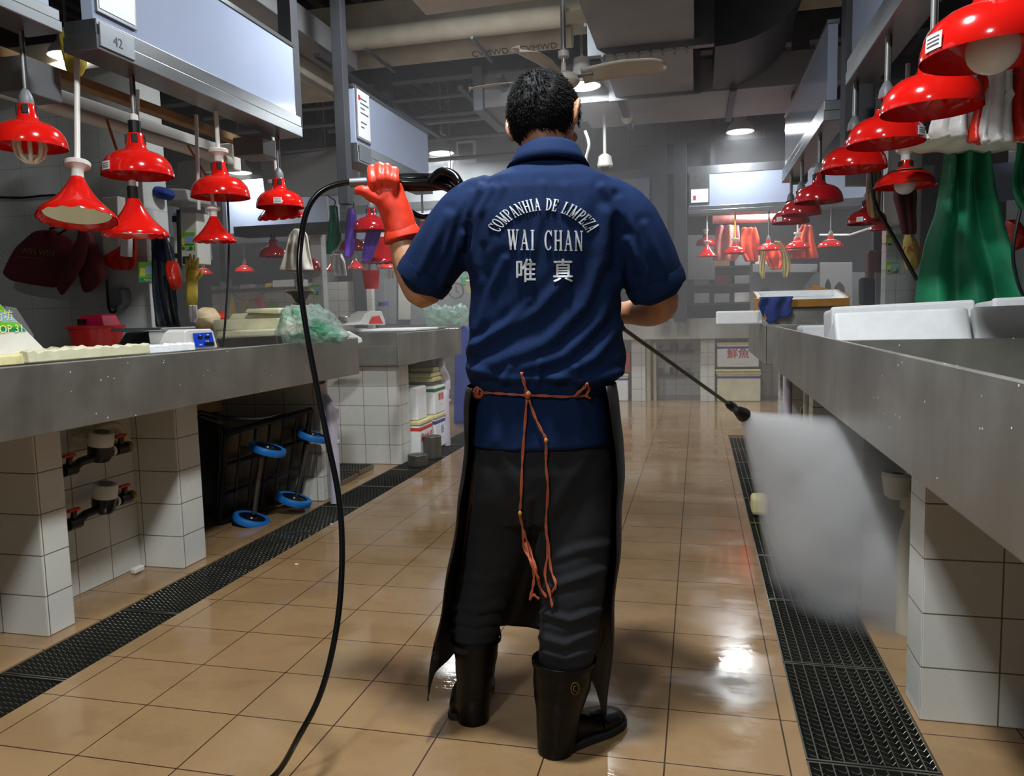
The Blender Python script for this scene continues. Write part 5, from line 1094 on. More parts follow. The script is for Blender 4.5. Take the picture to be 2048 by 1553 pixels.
# ------------------------------------------------------------------ the worker, seen from behind
NV = Vector((math.sin(YAW), math.cos(YAW), 0))
def W(x, y, D): d = ray(x, y); return CAM+d*(D/d.dot(NV))
def ell(c, a, b, n=36, e=1., ru=None, rn=None):
    ru = ru or R0; rn = rn or NV; out = []
    for j in range(n):
        q = 2*PI*j/n; cc, ss = math.cos(q), math.sin(q)
        out.append(c+ru*(a*math.copysign(abs(cc)**e, cc))+rn*(b*math.copysign(abs(ss)**e, ss)))
    return out
def pring(y, xl, xr, b, D, n=36, e=.85):
    L_, R_ = W(xl, y, D), W(xr, y, D); return ell((L_+R_)/2, (R_-L_).length/2, b, n, e)
def loft(mb, rows, n=36, e=.85): return mb.rings([pring(*r, n=n, e=e) for r in rows])
def limb(mb, pts, n=16):
    """tapering round limb through (x px, y px, depth, radius) joints"""
    P_ = [Vector((*W(x, y, D), r)) for x, y, D, r in pts]; out = []
    for i in range(len(P_)-1):
        a = P_[max(i-1, 0)]; b = P_[i]; c_ = P_[i+1]; d = P_[min(i+2, len(P_)-1)]
        for k in range(5):
            t = k/5; out.append(.5*((2*b)+(c_-a)*t+(2*a-5*b+4*c_-d)*t*t+(3*b-a-3*c_+d)*t**3))
    out.append(P_[-1])
    r0, r1 = out[0].w, out[-1].w; d0 = (out[0]-out[1]).to_3d().normalized(); d1 = (out[-1]-out[-2]).to_3d().normalized()
    pts_ = [out[0].to_3d()+d0*r0*.75, out[0].to_3d()+d0*r0*.45]+[q.to_3d() for q in out]+[out[-1].to_3d()+d1*r1*.45, out[-1].to_3d()+d1*r1*.75]
    rs = [r0*.45, r0*.85]+[q.w for q in out]+[r1*.85, r1*.45]
    return mb.tube(pts_, rs, n)
def fuse(mb, voxel, smooth=6, fac=.5):
    """merge overlapping closed shapes into one continuous skin; returns vertices, faces"""
    me = bpy.data.meshes.new('tmp'); me.from_pydata(mb.v, [], mb.f); o = bpy.data.objects.new('tmp', me); C.objects.link(o)
    bmn = __import__('bmesh'); bm = bmn.new(); bm.from_mesh(me); bmn.ops.recalc_face_normals(bm, faces=bm.faces); bm.to_mesh(me); bm.free()
    m = o.modifiers.new('r', 'REMESH'); m.mode = 'VOXEL'; m.voxel_size = voxel; m.adaptivity = 0
    m = o.modifiers.new('s', 'SMOOTH'); m.factor = fac; m.iterations = smooth
    dg = bpy.context.evaluated_depsgraph_get(); ev = o.evaluated_get(dg); m2 = ev.to_mesh()
    vs = [v.co.copy() for v in m2.vertices]; ns = [v.normal.copy() for v in m2.vertices]; fs = [tuple(p.vertices) for p in m2.polygons]
    ev.to_mesh_clear(); bpy.data.objects.remove(o); bpy.data.meshes.remove(me)
    return vs, ns, fs
def segd(px, py, pl):
    best = 1e9; s_ = 0
    for (ax, ay), (bx, by) in zip(pl, pl[1:]):
        dx, dy = bx-ax, by-ay; t = max(0, min(1, ((px-ax)*dx+(py-ay)*dy)/(dx*dx+dy*dy))); q = math.hypot(px-ax-t*dx, py-ay-t*dy)
        if q < best: best = q; s_ = t
    return best
def pull(vs, ns, folds, sd=0, micro=.0012, facing=True):
    """press soft cloth folds into a fused garment: ridge polylines (width, height) as drawn on its back"""
    out = []
    for v, n in zip(vs, ns):
        d = micro*noise.noise(v*22+Vector((sd, 0, 0)))+micro*1.6*noise.noise(v*9)
        if n.dot(NV) < .25 or not facing:
            x, y = pix(v); k = min(1, max(0, (.25-n.dot(NV))/.5)) if facing else 1
            for pl, w_, h_ in folds:
                if min(p[0] for p in pl)-3*w_ < x < max(p[0] for p in pl)+3*w_ and min(p[1] for p in pl)-3*w_ < y < max(p[1] for p in pl)+3*w_:
                    q = segd(x, y, pl)/w_
                    if q < 3: d += k*h_*(math.exp(-q*q)-.45*math.exp(-(q-1.5)**2))
        out.append(v+n*d)
    return out
def mesh_of(vs, fs): m_ = MB(); m_.v = [tuple(v) for v in vs]; m_.f = fs; m_.mi = [0]*len(fs); return m_

worker = thing('person', 'worker seen from behind in navy polo shirt, black apron and rubber boots, holding spray lance', 'person', aZ(1060, 1500, 0))
worker.location.z = 0
# head frame: turned to the right, bowed, tipped to the left
HC = W(1090, 243, 2.0)
Hm = Matrix.Translation(HC) @ Matrix((( R0.x, NV.x, 0, 0), (R0.y, NV.y, 0, 0), (0, 0, 1, 0), (0, 0, 0, 1))) @ Matrix.Rotation(-.50, 4, 'Z') @ Matrix.Rotation(-.22, 4, 'X') @ Matrix.Rotation(-.13, 4, 'Y')
H = lambda x, y, z: Hm @ Vector((x, y, z))
Hr = Hm.to_3x3().to_4x4()
body = MB()
body.ball(H(0, -.004, .018), (.079, .097, .095), 28, 18, Hr); body.ball(H(0, .034, -.045), (.056, .062, .066), 22, 14, Hr); body.ball(H(0, .075, -.088), (.026, .022, .020), 14, 10, Hr)
body.ball(H(0, .088, .028), (.048, .018, .016), 16, 8, Hr)
body.tube([H(0, .090, .022), H(0, .108, -.005), H(0, .112, -.018), H(0, .098, -.028)], [.007, .010, .013, .008], 10)
for s in (-1, 1):
    body.ball(H(.032*s, .082, -.018), (.022, .016, .018), 14, 8, Hr); body.ball(H(.011*s, .104, -.022), (.007, .007, .006), 10, 6, Hr)
    # ears: rim, lobe and bowl
    e0 = Hm @ Matrix.Translation((.080*s, -.006, -.004)) @ Matrix.Rotation(.42*s, 4, 'Z')
    pts = [e0 @ Vector((.010*s+.006*s*math.sin(a), .016*math.cos(a)-.006, .030*math.sin(a)+.002)) for a in [PI*.0+2*PI*k/14*.86 for k in range(14)]]
    body.tube(pts, [.0055]*9+[.0058, .006, .0062, .0066, .0066], 8); body.ball(e0 @ Vector((.004*s, -.002, 0)), (.006, .014, .028), 12, 8, e0.to_3x3().to_4x4())
body.tube([H(-.02, .094, -.052), H(0, .100, -.051), H(.02, .094, -.052)], [.004, .006, .004], 8); body.tube([H(-.017, .092, -.060), H(0, .098, -.061), H(.017, .092, -.060)], [.004, .0065, .004], 8)
# neck, shoulders, arms
nk = [(H(0, -.012, -.045), .060), (W(1092, 300, 1.975), .058), (W(1090, 335, 1.965), .056), (W(1088, 372, 1.96), .062)]
body.tube([p for p, r in nk], [r for p, r in nk], 24)
loft(body, [(378, 1005, 1175, .060, 1.955), (400, 950, 1228, .095, 1.955), (470, 950, 1235, .105, 1.955), (600, 965, 1220, .105, 1.96), (740, 975, 1196, .10, 1.965), (860, 975, 1192, .10, 1.97), (960, 978, 1195, .10, 1.97)], 28)
limb(body, [(945, 405, 1.955, .056), (905, 465, 1.955, .052), (868, 540, 1.965, .047), (846, 585, 1.98, .0425), (822, 540, 2.0, .0425), (808, 495, 2.015, .0365), (799, 455, 2.02, .029), (786, 420, 2.02, .030)])
limb(body, [(1230, 415, 1.955, .056), (1272, 490, 1.955, .052), (1308, 565, 1.965, .046), (1325, 606, 1.985, .0415), (1300, 622, 2.06, .0425), (1262, 625, 2.14, .034), (1228, 628, 2.2, .028), (1205, 630, 2.22, .026)])
# legs inside the trousers
limb(body, [(1010, 940, 1.98, .088), (985, 1050, 2.02, .072), (955, 1190, 2.05, .052), (950, 1270, 2.05, .042), (948, 1380, 2.05, .030)], 18)
limb(body, [(1150, 940, 1.97, .088), (1152, 1050, 1.95, .074), (1142, 1200, 1.90, .056), (1126, 1330, 1.885, .044), (1118, 1430, 1.885, .030)], 18)
vs, ns, fs = fuse(body, .0052, 3)
bd = mesh_of(vs, fs).build('body', 'skin', worker, smooth=2)
for s in (-1, 1):
    e = MB().ball(H(.031*s, .0875, .008), .0105, 14, 10).build('eye', 'eye_white', worker, smooth=2)
    MB().ball(H(.031*s, .0955, .007), .0045, 10, 6).build('iris', 'hair', e, smooth=2)
# short black hair
def hairpt(a, b_, lift=0):
    cz = math.sin(b_); cr = math.cos(b_); x = .0855*cr*math.sin(a); y = -.1045*cr*math.cos(a)-.004; z = .104*cz+.018
    return x, y, z
def cover(a, b_):
    """how much hair grows there: 1 over the crown and back, 0 on the face and nape"""
    x, y, z = hairpt(a, b_)
    back = (z+.070-.010*math.cos(a*2))/.012 if y < -.012 else (z-.012-(y+.012)*.55)/.010
    if -.026 < y < .014: back = max(back if y < -.012 else -1, (z-.030)/.008)
    if .014 <= y < .036: back = max((z+.020)/.01, back) if abs(x) > .06 else back
    front = (.078-y+.22*max(0, z-.02))/.02 if z < .115 else 1
    return max(0, min(1, back, front))
hr = MB(); nu, nv = 110, 64; pts = []; cov = []
for j in range(nv+1):
    for i in range(nu+1):
        a = -PI+2*PI*i/nu; b_ = -PI*.36+PI*.86*j/nv; x, y, z = hairpt(a, b_); k = cover(a, b_); cov.append(k)
        nn = noise.noise(Vector((x, y, z))*60)*.0035+noise.noise(Vector((x, y, z*1.6))*130)*.003+noise.noise(Vector((x, y, z))*22)*.004
        sc_ = 1-.10*(1-k)+.0+(nn*k)/.09; v = Vector((x*sc_, (y+.004)*sc_-.004, (z-.018)*sc_+.018)); pts.append(Hm @ v)
fs = [(j*(nu+1)+i, j*(nu+1)+i+1, (j+1)*(nu+1)+i+1, (j+1)*(nu+1)+i) for j in range(nv) for i in range(nu)]
fs = [f for f in fs if max(cov[q] for q in f) > .02]
hr.add(pts, fs); rh = random.Random(5); inv3 = Hm.to_3x3()
for k in range(7500):
    a = rh.uniform(-PI, PI); b_ = math.asin(rh.uniform(-.86, 1)); cv = cover(a, b_)
    if cv < .35: continue
    x, y, z = hairpt(a, b_); p = Vector((x, y, z)); n = Vector((x/.0073, (y+.004)/.011, (z-.018)/.0108)).normalized()
    whorl = Vector((.01, -.05, .115))-p; tdir = -(whorl-n*whorl.dot(n)).normalized(); tdir = (tdir+.45*n.cross(tdir)).normalized()
    L_ = rh.uniform(.010, .020)*(.55+.45*cv); d = (tdir*1.0+n*rh.uniform(.22, .6)+Vector([rh.uniform(-.35, .35) for _ in range(3)])).normalized()
    s_ = d.cross(n).normalized()*.0007; q0 = p-n*.002; q1 = p+d*L_*.55; q2 = p+d*L_-n*.002
    hr.add([Hm @ v for v in (q0-s_, q0+s_, q0+n*.001, q1-s_*.8, q1+s_*.8, q1+n*.001, q2)], [(0, 1, 4, 3), (1, 2, 5, 4), (2, 0, 3, 5), (3, 4, 6), (4, 5, 6), (5, 3, 6)])
hr.build('hair', 'hair', worker, smooth=2)
# ------------------------------------------------------------------ polo shirt
sh = MB()
loft(sh, [(322, 1043, 1150, .060, 1.958), (331, 1030, 1162, .070, 1.956), (343, 1003, 1186, .082, 1.953), (358, 968, 1214, .098, 1.951), (385, 935, 1242, .114, 1.95), (430, 925, 1255, .126, 1.95), (500, 930, 1253, .130, 1.952), (580, 941, 1242, .130, 1.957), (660, 937, 1243, .132, 1.96), (715, 930, 1251, .140, 1.963), (745, 931, 1249, .144, 1.965), (763, 940, 1232, .140, 1.965), (776, 950, 1214, .131, 1.965), (787, 953, 1208, .126, 1.965), (805, 950, 1210, .129, 1.967), (850, 945, 1216, .136, 1.97), (884, 942, 1220, .141, 1.972)], 44, .82)
limb(sh, [(975, 405, 1.953, .072), (930, 440, 1.953, .079), (888, 496, 1.955, .075), (853, 548, 1.966, .071)], 24)
limb(sh, [(1200, 405, 1.953, .072), (1247, 445, 1.953, .084), (1282, 507, 1.957, .082), (1309, 562, 1.968, .075)], 24)
svs, sns, sfs = fuse(sh, .0056, 7, .5)
folds = [([(1215, 430), (1205, 520), (1170, 610), (1090, 690), (960, 742)], 17, .0085), ([(1228, 560), (1200, 640), (1130, 710), (1010, 752)], 14, .008), ([(1130, 560), (1075, 620), (990, 670), (935, 700)], 13, .006),
         ([(1240, 650), (1190, 715), (1110, 758)], 12, .007), ([(960, 560), (945, 640), (950, 700)], 10, .006), ([(1010, 520), (975, 590), (955, 660)], 10, .005), ([(1060, 600), (1010, 650), (950, 690)], 9, .004),
         ([(985, 375), (955, 430), (948, 500), (955, 545)], 9, .0065), ([(962, 372), (930, 430), (925, 490)], 8, .006), ([(940, 385), (905, 440), (888, 510)], 8, .005), ([(1005, 372), (978, 420), (968, 480)], 8, .004),
         ([(1205, 375), (1240, 430), (1248, 510), (1238, 575)], 9, .006), ([(1240, 400), (1268, 460), (1275, 540)], 9, .005), ([(1085, 370), (1082, 430), (1060, 520)], 9, .003), ([(1130, 375), (1140, 430)], 10, .003),
         ([(895, 430), (860, 500), (840, 545)], 10, .006), ([(925, 470), (895, 540), (880, 575)], 9, .006), ([(1290, 450), (1320, 520), (1330, 560)], 9, .005), ([(1255, 480), (1290, 545), (1290, 580)], 9, .006),
         ([(935, 735), (1010, 762), (1100, 757), (1180, 764), (1240, 745)], 9, .006), ([(1000, 790), (985, 840), (990, 880)], 12, .003), ([(1150, 790), (1165, 850)], 12, .003), ([(1020, 735), (1000, 772)], 7, .004), ([(1080, 725), (1075, 770)], 7, .004), ([(1150, 735), (1160, 772)], 7, .004)]
svs = pull(svs, sns, folds, 1)
shirt = mesh_of(svs, sfs).build('polo_shirt', 'shirt_navy', worker, smooth=2)
# collar: standing band folded over
tilt_ = lambda y, xl, xr, b, D, dz: [v+Vector((0, 0, dz*math.sin(2*PI*j/40))) for j, v in enumerate(pring(y, xl, xr, b, D, 40, 1.))]
co_ = MB(); co_.rings([tilt_(331, 1036, 1158, .066, 1.962, -.012), tilt_(305, 1043, 1152, .062, 1.966, -.016), tilt_(300, 1040, 1155, .067, 1.966, -.016), tilt_(306, 1033, 1160, .073, 1.964, -.016), tilt_(322, 1023, 1169, .081, 1.960, -.016), tilt_(338, 1013, 1178, .089, 1.956, -.018), tilt_(342, 1022, 1168, .079, 1.957, -.018)], False)
co_.build('collar', 'shirt_navy', shirt, smooth=2, solid=.003)
# sleeve hems
for (x, y, D, r, x2, y2) in ((851, 551, 1.968, .0715, 888, 496), (1310, 564, 1.969, .0755, 1282, 507)):
    a, b = W(x, y, D), W(x2, y2, D-.01); d = (a-b).normalized()
    MB().tube([a-d*.012, a+d*.008, a+d*.026], [r+.0018, r+.002, r-.002], 32).build('sleeve_hem', 'shirt_navy', shirt, smooth=True)
sbv = BVHTree.FromPolygons(svs, sfs)
def onback(x, y, tree, off=.002, D=1.6):
    p = W(x, y, D); d = (p-CAM).normalized(); h = tree.ray_cast(p, d)
    return (h[0]-d*off, h[1]) if h[0] is not None else (W(x, y, 1.83), -NV)
# ---- lettering on the back, drawn as condensed slab serif strokes in a unit cell
T, t_ = .155, .075
GL_ = {'C': (.62, [('arc', .34, .5, .26, .46, 40, 320, T)], [(.56, .70, .62, .98)]), 'O': (.66, [('arc', .33, .5, .27, .46, 0, 360, T)], []),
  'M': (.80, [(.14, 0, .14, 1, t_), (.66, 0, .66, 1, T), (.14, 1, .40, .12, T), (.66, 1, .40, .12, t_)], [(.02, 0, .26, .06), (.52, 0, .80, .06), (.02, .94, .24, 1), (.58, .94, .80, 1)]),
  'P': (.58, [(.16, 0, .16, 1, T), ('arc', .26, .73, .24, .24, -95, 95, T*.9), (.16, .97, .30, .97, t_), (.16, .49, .30, .49, t_)], [(.02, 0, .32, .06), (.02, .94, .20, 1)]),
  'A': (.66, [(.08, 0, .33, 1, t_), (.31, 1, .57, 0, T), (.16, .34, .48, .34, t_)], [(-.02, 0, .20, .06), (.44, 0, .70, .06)]),
  'N': (.72, [(.14, 0, .14, 1, t_), (.60, 0, .60, 1, t_), (.12, 1, .60, .02, T)], [(.02, 0, .26, .06), (.48, .94, .72, 1), (.0, .94, .18, 1)]),
  'H': (.72, [(.15, 0, .15, 1, T), (.58, 0, .58, 1, T), (.15, .5, .58, .5, t_)], [(.02, 0, .29, .06), (.44, 0, .71, .06), (.02, .94, .29, 1), (.44, .94, .71, 1)]),
  'I': (.34, [(.17, 0, .17, 1, T)], [(.02, 0, .32, .06), (.02, .94, .32, 1)]),
  'D': (.68, [(.16, 0, .16, 1, T), ('arc', .22, .5, .36, .46, -90, 90, T)], [(.02, 0, .24, .07), (.02, .93, .24, 1)]),
  'E': (.58, [(.16, 0, .16, 1, T)], [(.02, 0, .54, .07), (.02, .93, .52, 1), (.16, .47, .40, .54), (.47, 0, .54, .26), (.45, .74, .52, 1), (.36, .40, .41, .61)]),
  'L': (.56, [(.16, 0, .16, 1, T)], [(.02, 0, .54, .07), (.02, .94, .30, 1), (.47, 0, .54, .28)]),
  'Z': (.58, [(.08, .02, .50, .98, T)], [(.04, 0, .54, .07), (.04, .93, .54, 1), (.47, 0, .54, .25), (.04, .75, .11, 1)]),
  'W': (.92, [(.10, 1, .28, 0, T), (.28, 0, .46, .9, t_), (.44, 1, .64, 0, T), (.64, 0, .82, 1, t_)], [(-.02, .94, .24, 1), (.34, .94, .58, 1), (.70, .94, .94, 1)])}
def glyph_quads(ch):
    wd, st, rc = GL_[ch]; q = []
    for s in st:
        if s[0] == 'arc':
            _, cx, cy, rx, ry, a0, a1, th = s; n = 18
            for k in range(n):
                b0, b1 = math.radians(a0+(a1-a0)*k/n), math.radians(a0+(a1-a0)*(k+1)/n)
                def rr(b, s_): tt = th*(.38+.62*abs(math.cos(b))); return (cx+(rx+s_*tt/2)*math.cos(b), cy+(ry+s_*tt*.45)*math.sin(b))
                q.append([rr(b0, -1), rr(b0, 1), rr(b1, 1), rr(b1, -1)])
        else:
            x0, y0, x1, y1, th = s; n = 5; dx, dy = x1-x0, y1-y0; L = math.hypot(dx, dy)
            px, py = (th/2, 0) if abs(dy) > abs(dx)*.7 else (0, th/2)
            for k in range(n):
                a, b = k/n, (k+1)/n; q.append([(x0+dx*a-px, y0+dy*a-py), (x0+dx*a+px, y0+dy*a+py), (x0+dx*b+px, y0+dy*b+py), (x0+dx*b-px, y0+dy*b-py)])
    for x0, y0, x1, y1 in rc: q.append([(x0, y0), (x1, y0), (x1, y1), (x0, y1)])
    return wd, q
def stamp(quads, fn, name):
    o = MB(); N_ = [0, 0]
    for q in quads:
        f_ = [fn(*p) for p in q]; a = [onback(x, y, sbv, .0032)[0] for x, y in f_]; b = [onback(x, y, sbv, -.001)[0] for x, y in f_]
        o.add(a+b, [(0, 1, 2, 3), (7, 6, 5, 4), (0, 4, 5, 1), (1, 5, 6, 2), (2, 6, 7, 3), (3, 7, 4, 0)])
    return o.build(name, 'print_white', shirt)
# line one follows an arch
line = 'COMPANHIA DE LIMPEZA'; tot = sum(GL_[c_][0] if c_ != ' ' else .42 for c_ in line)+.10*len(line)
def arch(s_, h_):
    ang = math.radians(-63+126*s_); cx, cy, R_ = 1087, 504, 99; rx = R_*1.0
    r_ = 1+h_*29/R_
    return cx+rx*r_*math.sin(ang), cy-R_*r_*math.cos(ang)*.84
pos = .05
for c_ in line:                                   # line one follows an arch
    if c_ == ' ': pos += .52; continue
    wd, q = glyph_quads(c_); stamp([[arch((pos+x)/tot, y) for x, y in k] for k in q], lambda x, y: (x, y), 'printed_letter'); pos += wd+.10
line = 'WAI CHAN'; tot = sum(GL_[c_][0] if c_ != ' ' else .5 for c_ in line)+.16*(len(line)-1); pos = 0
for c_ in line:
    if c_ == ' ': pos += .66; continue
    wd, q = glyph_quads(c_); stamp([[(1015+151*(pos+x)/tot, 500+3*(pos/tot)-41*y) for x, y in k] for k in q], lambda x, y: (x, y), 'printed_letter'); pos += wd+.16
for ch, cx, cy in (('唯', 1052, 541), ('真', 1126, 541)):
    cu = bpy.data.curves.new('t', 'FONT'); cu.body = ch; cu.size = 1; cu.offset = .022; cu.align_x = 'CENTER'; cu.resolution_u = 3
    cu.offset = 0; o = bpy.data.objects.new('t', cu); me = o.to_mesh(); bmn = __import__('bmesh'); bm = bmn.new(); bm.from_mesh(me); o.to_mesh_clear(); bpy.data.objects.remove(o)
    bmn.ops.triangulate(bm, faces=list(bm.faces))
    for _ in range(3):
        lg = [e for e in bm.edges if e.calc_length() > .12]
        if lg: bmn.ops.subdivide_edges(bm, edges=lg, cuts=1); bmn.ops.triangulate(bm, faces=[f for f in bm.faces if len(f.verts) > 3])
    zs = [v.co.y for v in bm.verts]; xs = [v.co.x for v in bm.verts]; my = (min(zs)+max(zs))/2; mx = (min(xs)+max(xs))/2; k = 46/(max(zs)-min(zs)); kx = 38/(max(xs)-min(xs))
    bm.verts.index_update(); cj = MB()
    for ox, oy, lift in ((0, 0, .003), (.7, 0, .0034), (-.7, 0, .0038), (0, .6, .0042)):
        cj.add([onback(cx+(v.co.x-mx)*kx+ox, cy-(v.co.y-my)*k+oy, sbv, lift)[0] for v in bm.verts], [tuple(v.index for v in f.verts) for f in bm.faces])
    bm.free(); cj.build('printed_character', 'print_white', shirt, solid=.001)
# ------------------------------------------------------------------ trousers
tr = MB()
loft(tr, [(835, 955, 1210, .118, 1.972), (880, 948, 1218, .134, 1.975), (930, 945, 1222, .140, 1.975), (985, 943, 1224, .136, 1.98), (1030, 946, 1222, .118, 1.985)], 40, .85)
loft(tr, [(960, 948, 1088, .112, 1.985), (1030, 938, 1080, .108, 2.0), (1100, 926, 1062, .095, 2.02), (1160, 914, 1036, .085, 2.04), (1215, 906, 1012, .072, 2.05), (1262, 903, 1001, .063, 2.05), (1300, 908, 992, .055, 2.045)], 30, .95)
loft(tr, [(960, 1070, 1222, .114, 1.975), (1030, 1064, 1226, .110, 1.96), (1100, 1070, 1220, .100, 1.94), (1160, 1078, 1212, .090, 1.92), (1220, 1080, 1204, .076, 1.90), (1280, 1077, 1196, .068, 1.885), (1340, 1078, 1182, .058, 1.88)], 30, .95)
vs, ns, fs = fuse(tr, .0058, 6, .5)
tf = [([(1000, 900), (1040, 980), (1060, 1050)], 16, .004), ([(1180, 900), (1130, 980), (1090, 1050)], 16, .004), ([(910, 1210), (960, 1222), (1008, 1205)], 8, .006), ([(906, 1235), (950, 1250), (1000, 1238)], 7, .006), ([(905, 1258), (950, 1272), (998, 1262)], 6, .005), ([(925, 1150), (975, 1165), (1020, 1150)], 9, .004),
      ([(1080, 1225), (1140, 1242), (1200, 1220)], 8, .006), ([(1078, 1275), (1130, 1290), (1190, 1262)], 8, .006), ([(1080, 1305), (1130, 1318), (1185, 1300)], 6, .005), ([(1085, 1180), (1150, 1160), (1205, 1140)], 10, .005), ([(1100, 1120), (1160, 1100), (1215, 1090)], 10, .004), ([(1070, 1010), (1068, 1090)], 8, -.006)]
tvs = pull(vs, ns, tf, 4, .002)
mesh_of(tvs, fs).build('trousers', 'trouser', worker, smooth=2)
tbv = BVHTree.FromPolygons(tvs, fs)
# ------------------------------------------------------------------ rubber boots
def boot(rows, heel, toe, name_l=None, lift=0):
    b_ = MB(); loft(b_, rows, 30, 1.)
    heel, toe = Vector(heel), Vector(toe); f_ = (toe-heel).normalized(); s_ = f_.cross(Vector((0, 0, 1))).normalized(); L_ = (toe-heel).length
    sect = [(-.03, .026, .045, .03), (.0, .036, .062, .048), (.18, .040, .085, .055), (.36, .041, .078, .056), (.52, .045, .058, .05), (.70, .050, .047, .042), (.86, .046, .040, .038), (.97, .032, .033, .03), (1.02, .015, .026, .022)]
    rg = []
    for t, w_, h_, _ in sect:
        c_ = heel+f_*(L_*t); ring = []
        for k in range(20):
            q = 2*PI*k/20; cz = math.sin(q); cx_ = math.cos(q); ring.append(c_+s_*(w_*math.copysign(abs(cx_)**.8, cx_))+Vector((0, 0, .006+h_*.5+h_*.5*math.copysign(abs(cz)**.75, cz))))
        rg.append(ring)
    b_.rings(rg)
    vs, ns, fs = fuse(b_, .005, 4, .5); vs = [v+n*(.0012*noise.noise(v*40)+.002*noise.noise(Vector((v.x*8, v.y*8, v.z*34)))) for v, n in zip(vs, ns)]
    bo = mesh_of(vs, fs).build('boot', 'boot_rubber', worker, smooth=2)
    so = MB(); rg = []
    for z, g_ in ((.001, .0), (.001, 1.), (.018, 1.03), (.020, .96)):
        rg.append([]) 
        out = [(t, w_) for t, w_, _, _ in sect]
        for t, w_ in out+[(t, -w_) for t, w_ in out[::-1]]: rg[-1].append(heel+f_*(L_*(.5+(t-.5)*(1.03 if g_ else .5)))+s_*(w_*1.08*(g_ or .3))+Vector((0, 0, z)))
    so.rings(rg); so.build('sole', 'black_matte', bo)
    top = rows[0]; tk = MB(); tk.rings([pring(top[0]-1, top[1]-1, top[2]+1, top[3]+.001, top[4], 30, 1.), pring(top[0]-1, top[1]-3, top[2]+3, top[3]+.0035, top[4], 30, 1.), pring(top[0]+7, top[1]-3, top[2]+3, top[3]+.0035, top[4], 30, 1.), pring(top[0]+8, top[1]-1, top[2]+1, top[3]+.001, top[4], 30, 1.)], False)
    tk.build('top_rim', 'boot_rubber', bo, smooth=True)
    return bo
rb_ = boot([(1318, 1066, 1190, .074, 1.885), (1370, 1067, 1182, .068, 1.885), (1420, 1072, 1165, .058, 1.885), (1458, 1073, 1156, .050, 1.885), (1490, 1075, 1150, .048, 1.885), (1507, 1078, 1145, .044, 1.885)], (-.372, 1.845, 0), (-.212, 2.035, 0))
lb_ = boot([(1272, 905, 1000, .064, 2.05), (1320, 910, 994, .060, 2.05), (1370, 913, 985, .053, 2.05), (1410, 912, 980, .048, 2.05), (1440, 915, 978, .044, 2.05), (1452, 917, 976, .04, 2.05)], (-.640, 1.955, 0), (-.655, 2.205, 0))
btree = BVHTree.FromPolygons([v.co.copy() for v in rb_.data.vertices], [tuple(p.vertices) for p in rb_.data.polygons])
lg = MB(); lg.tube([onback(1150+8*math.cos(a), 1378+12*math.sin(a), btree, .0015)[0] for a in [2*PI*k/20 for k in range(21)]], .0012, 6)
lg.tube([onback(x, y, btree, .0015)[0] for x, y in ((1154, 1372), (1147, 1374), (1147, 1382), (1154, 1384))], .0012, 6)
lg.build('boot_emblem', 'brass', rb_, smooth=2)
# ------------------------------------------------------------------ black apron wrapping round from the front
AP = [(772, 934, 1230), (800, 931, 1236), (880, 929, 1244), (960, 925, 1246), (1050, 912, 1243), (1140, 898, 1234), (1220, 884, 1228), (1300, 868, 1222), (1375, 856, 1214), (1480, 850, 1211)]
APz = [(W(950, y, 1.93).z, W(xl, y, 1.93), W(xr, y, 1.93)) for y, xl, xr in AP]
def ap_edge(z):
    for (z0, a0, b0), (z1, a1, b1) in zip(APz, APz[1:]):
        if z >= z1: t = max(0, min(1, (z0-z)/(z0-z1))); return a0.lerp(a1, t), b0.lerp(b1, t)
    return APz[-1][1], APz[-1][2]
ZT = APz[0][0]
def apron(u, v):
    zb = .125+.09*math.sin(u*PI)-.10*max(0, u-.45)/.55*1.0
    z = ZT*(1-v)+zb*v; a, b = ap_edge(z); c_ = (a+b)/2; half = (b-a).length/2; fw = .182+.10*v
    dl, dr = .42*(1-v)**1.5, .62*(1-v)**.8    # the sides lap round towards the back
    q = PI+dl-u*(PI+dl+dr)
    hug = .055*math.exp(-((u-.0)/.05)**2)+.055*math.exp(-((u-1)/.05)**2)
    r = 1+.045*v*math.sin(u*26+2.2*v)+.02*noise.noise(Vector((u*6, v*3, 1)))
    sq = math.sin(q); yy = fw*sq*r if sq > 0 else (.165*sq)
    p = c_+R0*(half*math.cos(q)*(1+.012*math.sin(v*23+u*3)))+NV*(yy-hug*.25*(1 if sq > 0 else 0)+.006*math.sin(v*31+u*9)*(1 if sq < .3 else 0)+.01*v*math.sin(v*9+u*4))
    p.z = z+(.012*math.sin(u*24))*v; return p
ap = MB().grid(apron, 120, 60).build('rubber_apron', 'apron_black', worker, smooth=2, solid=.004)
# knotted orange string
def cord_on(pts, tree, off=.006, D=1.55):
    out = []
    for (x, y) in pts: out.append(onback(x, y, tree, off, D)[0])
    return bez(out, 4)
def twist(paths, name, par, r=.0032):
    r *= .8
    o = MB()
    for P_ in paths:
        for ph in (0, PI):
            o.tube([p+R0*(.0019*math.cos(i*.9+ph))+Vector((0, 0, .0019*math.sin(i*.9+ph))) for i, p in enumerate(P_)], r*.8, 6)
    return o.build(name, 'string_orange', par, smooth=2)
tie = twist([cord_on([(958, 786), (990, 787), (1020, 789), (1052, 791), (1090, 792), (1130, 794), (1172, 791)], sbv)], 'waist_string', ap)
twist([cord_on([(1043, 745), (1048, 765), (1054, 788)], sbv, .008), cord_on([(1172, 791), (1178, 778), (1173, 768)], sbv, .01), cord_on([(1172, 791), (1180, 797)], sbv, .01), cord_on([(1150, 792), (1163, 780), (1172, 772)], sbv, .010)], 'string_knots', tie, .0042)
kn = MB(); c_ = onback(958, 786, sbv, .012)[0]
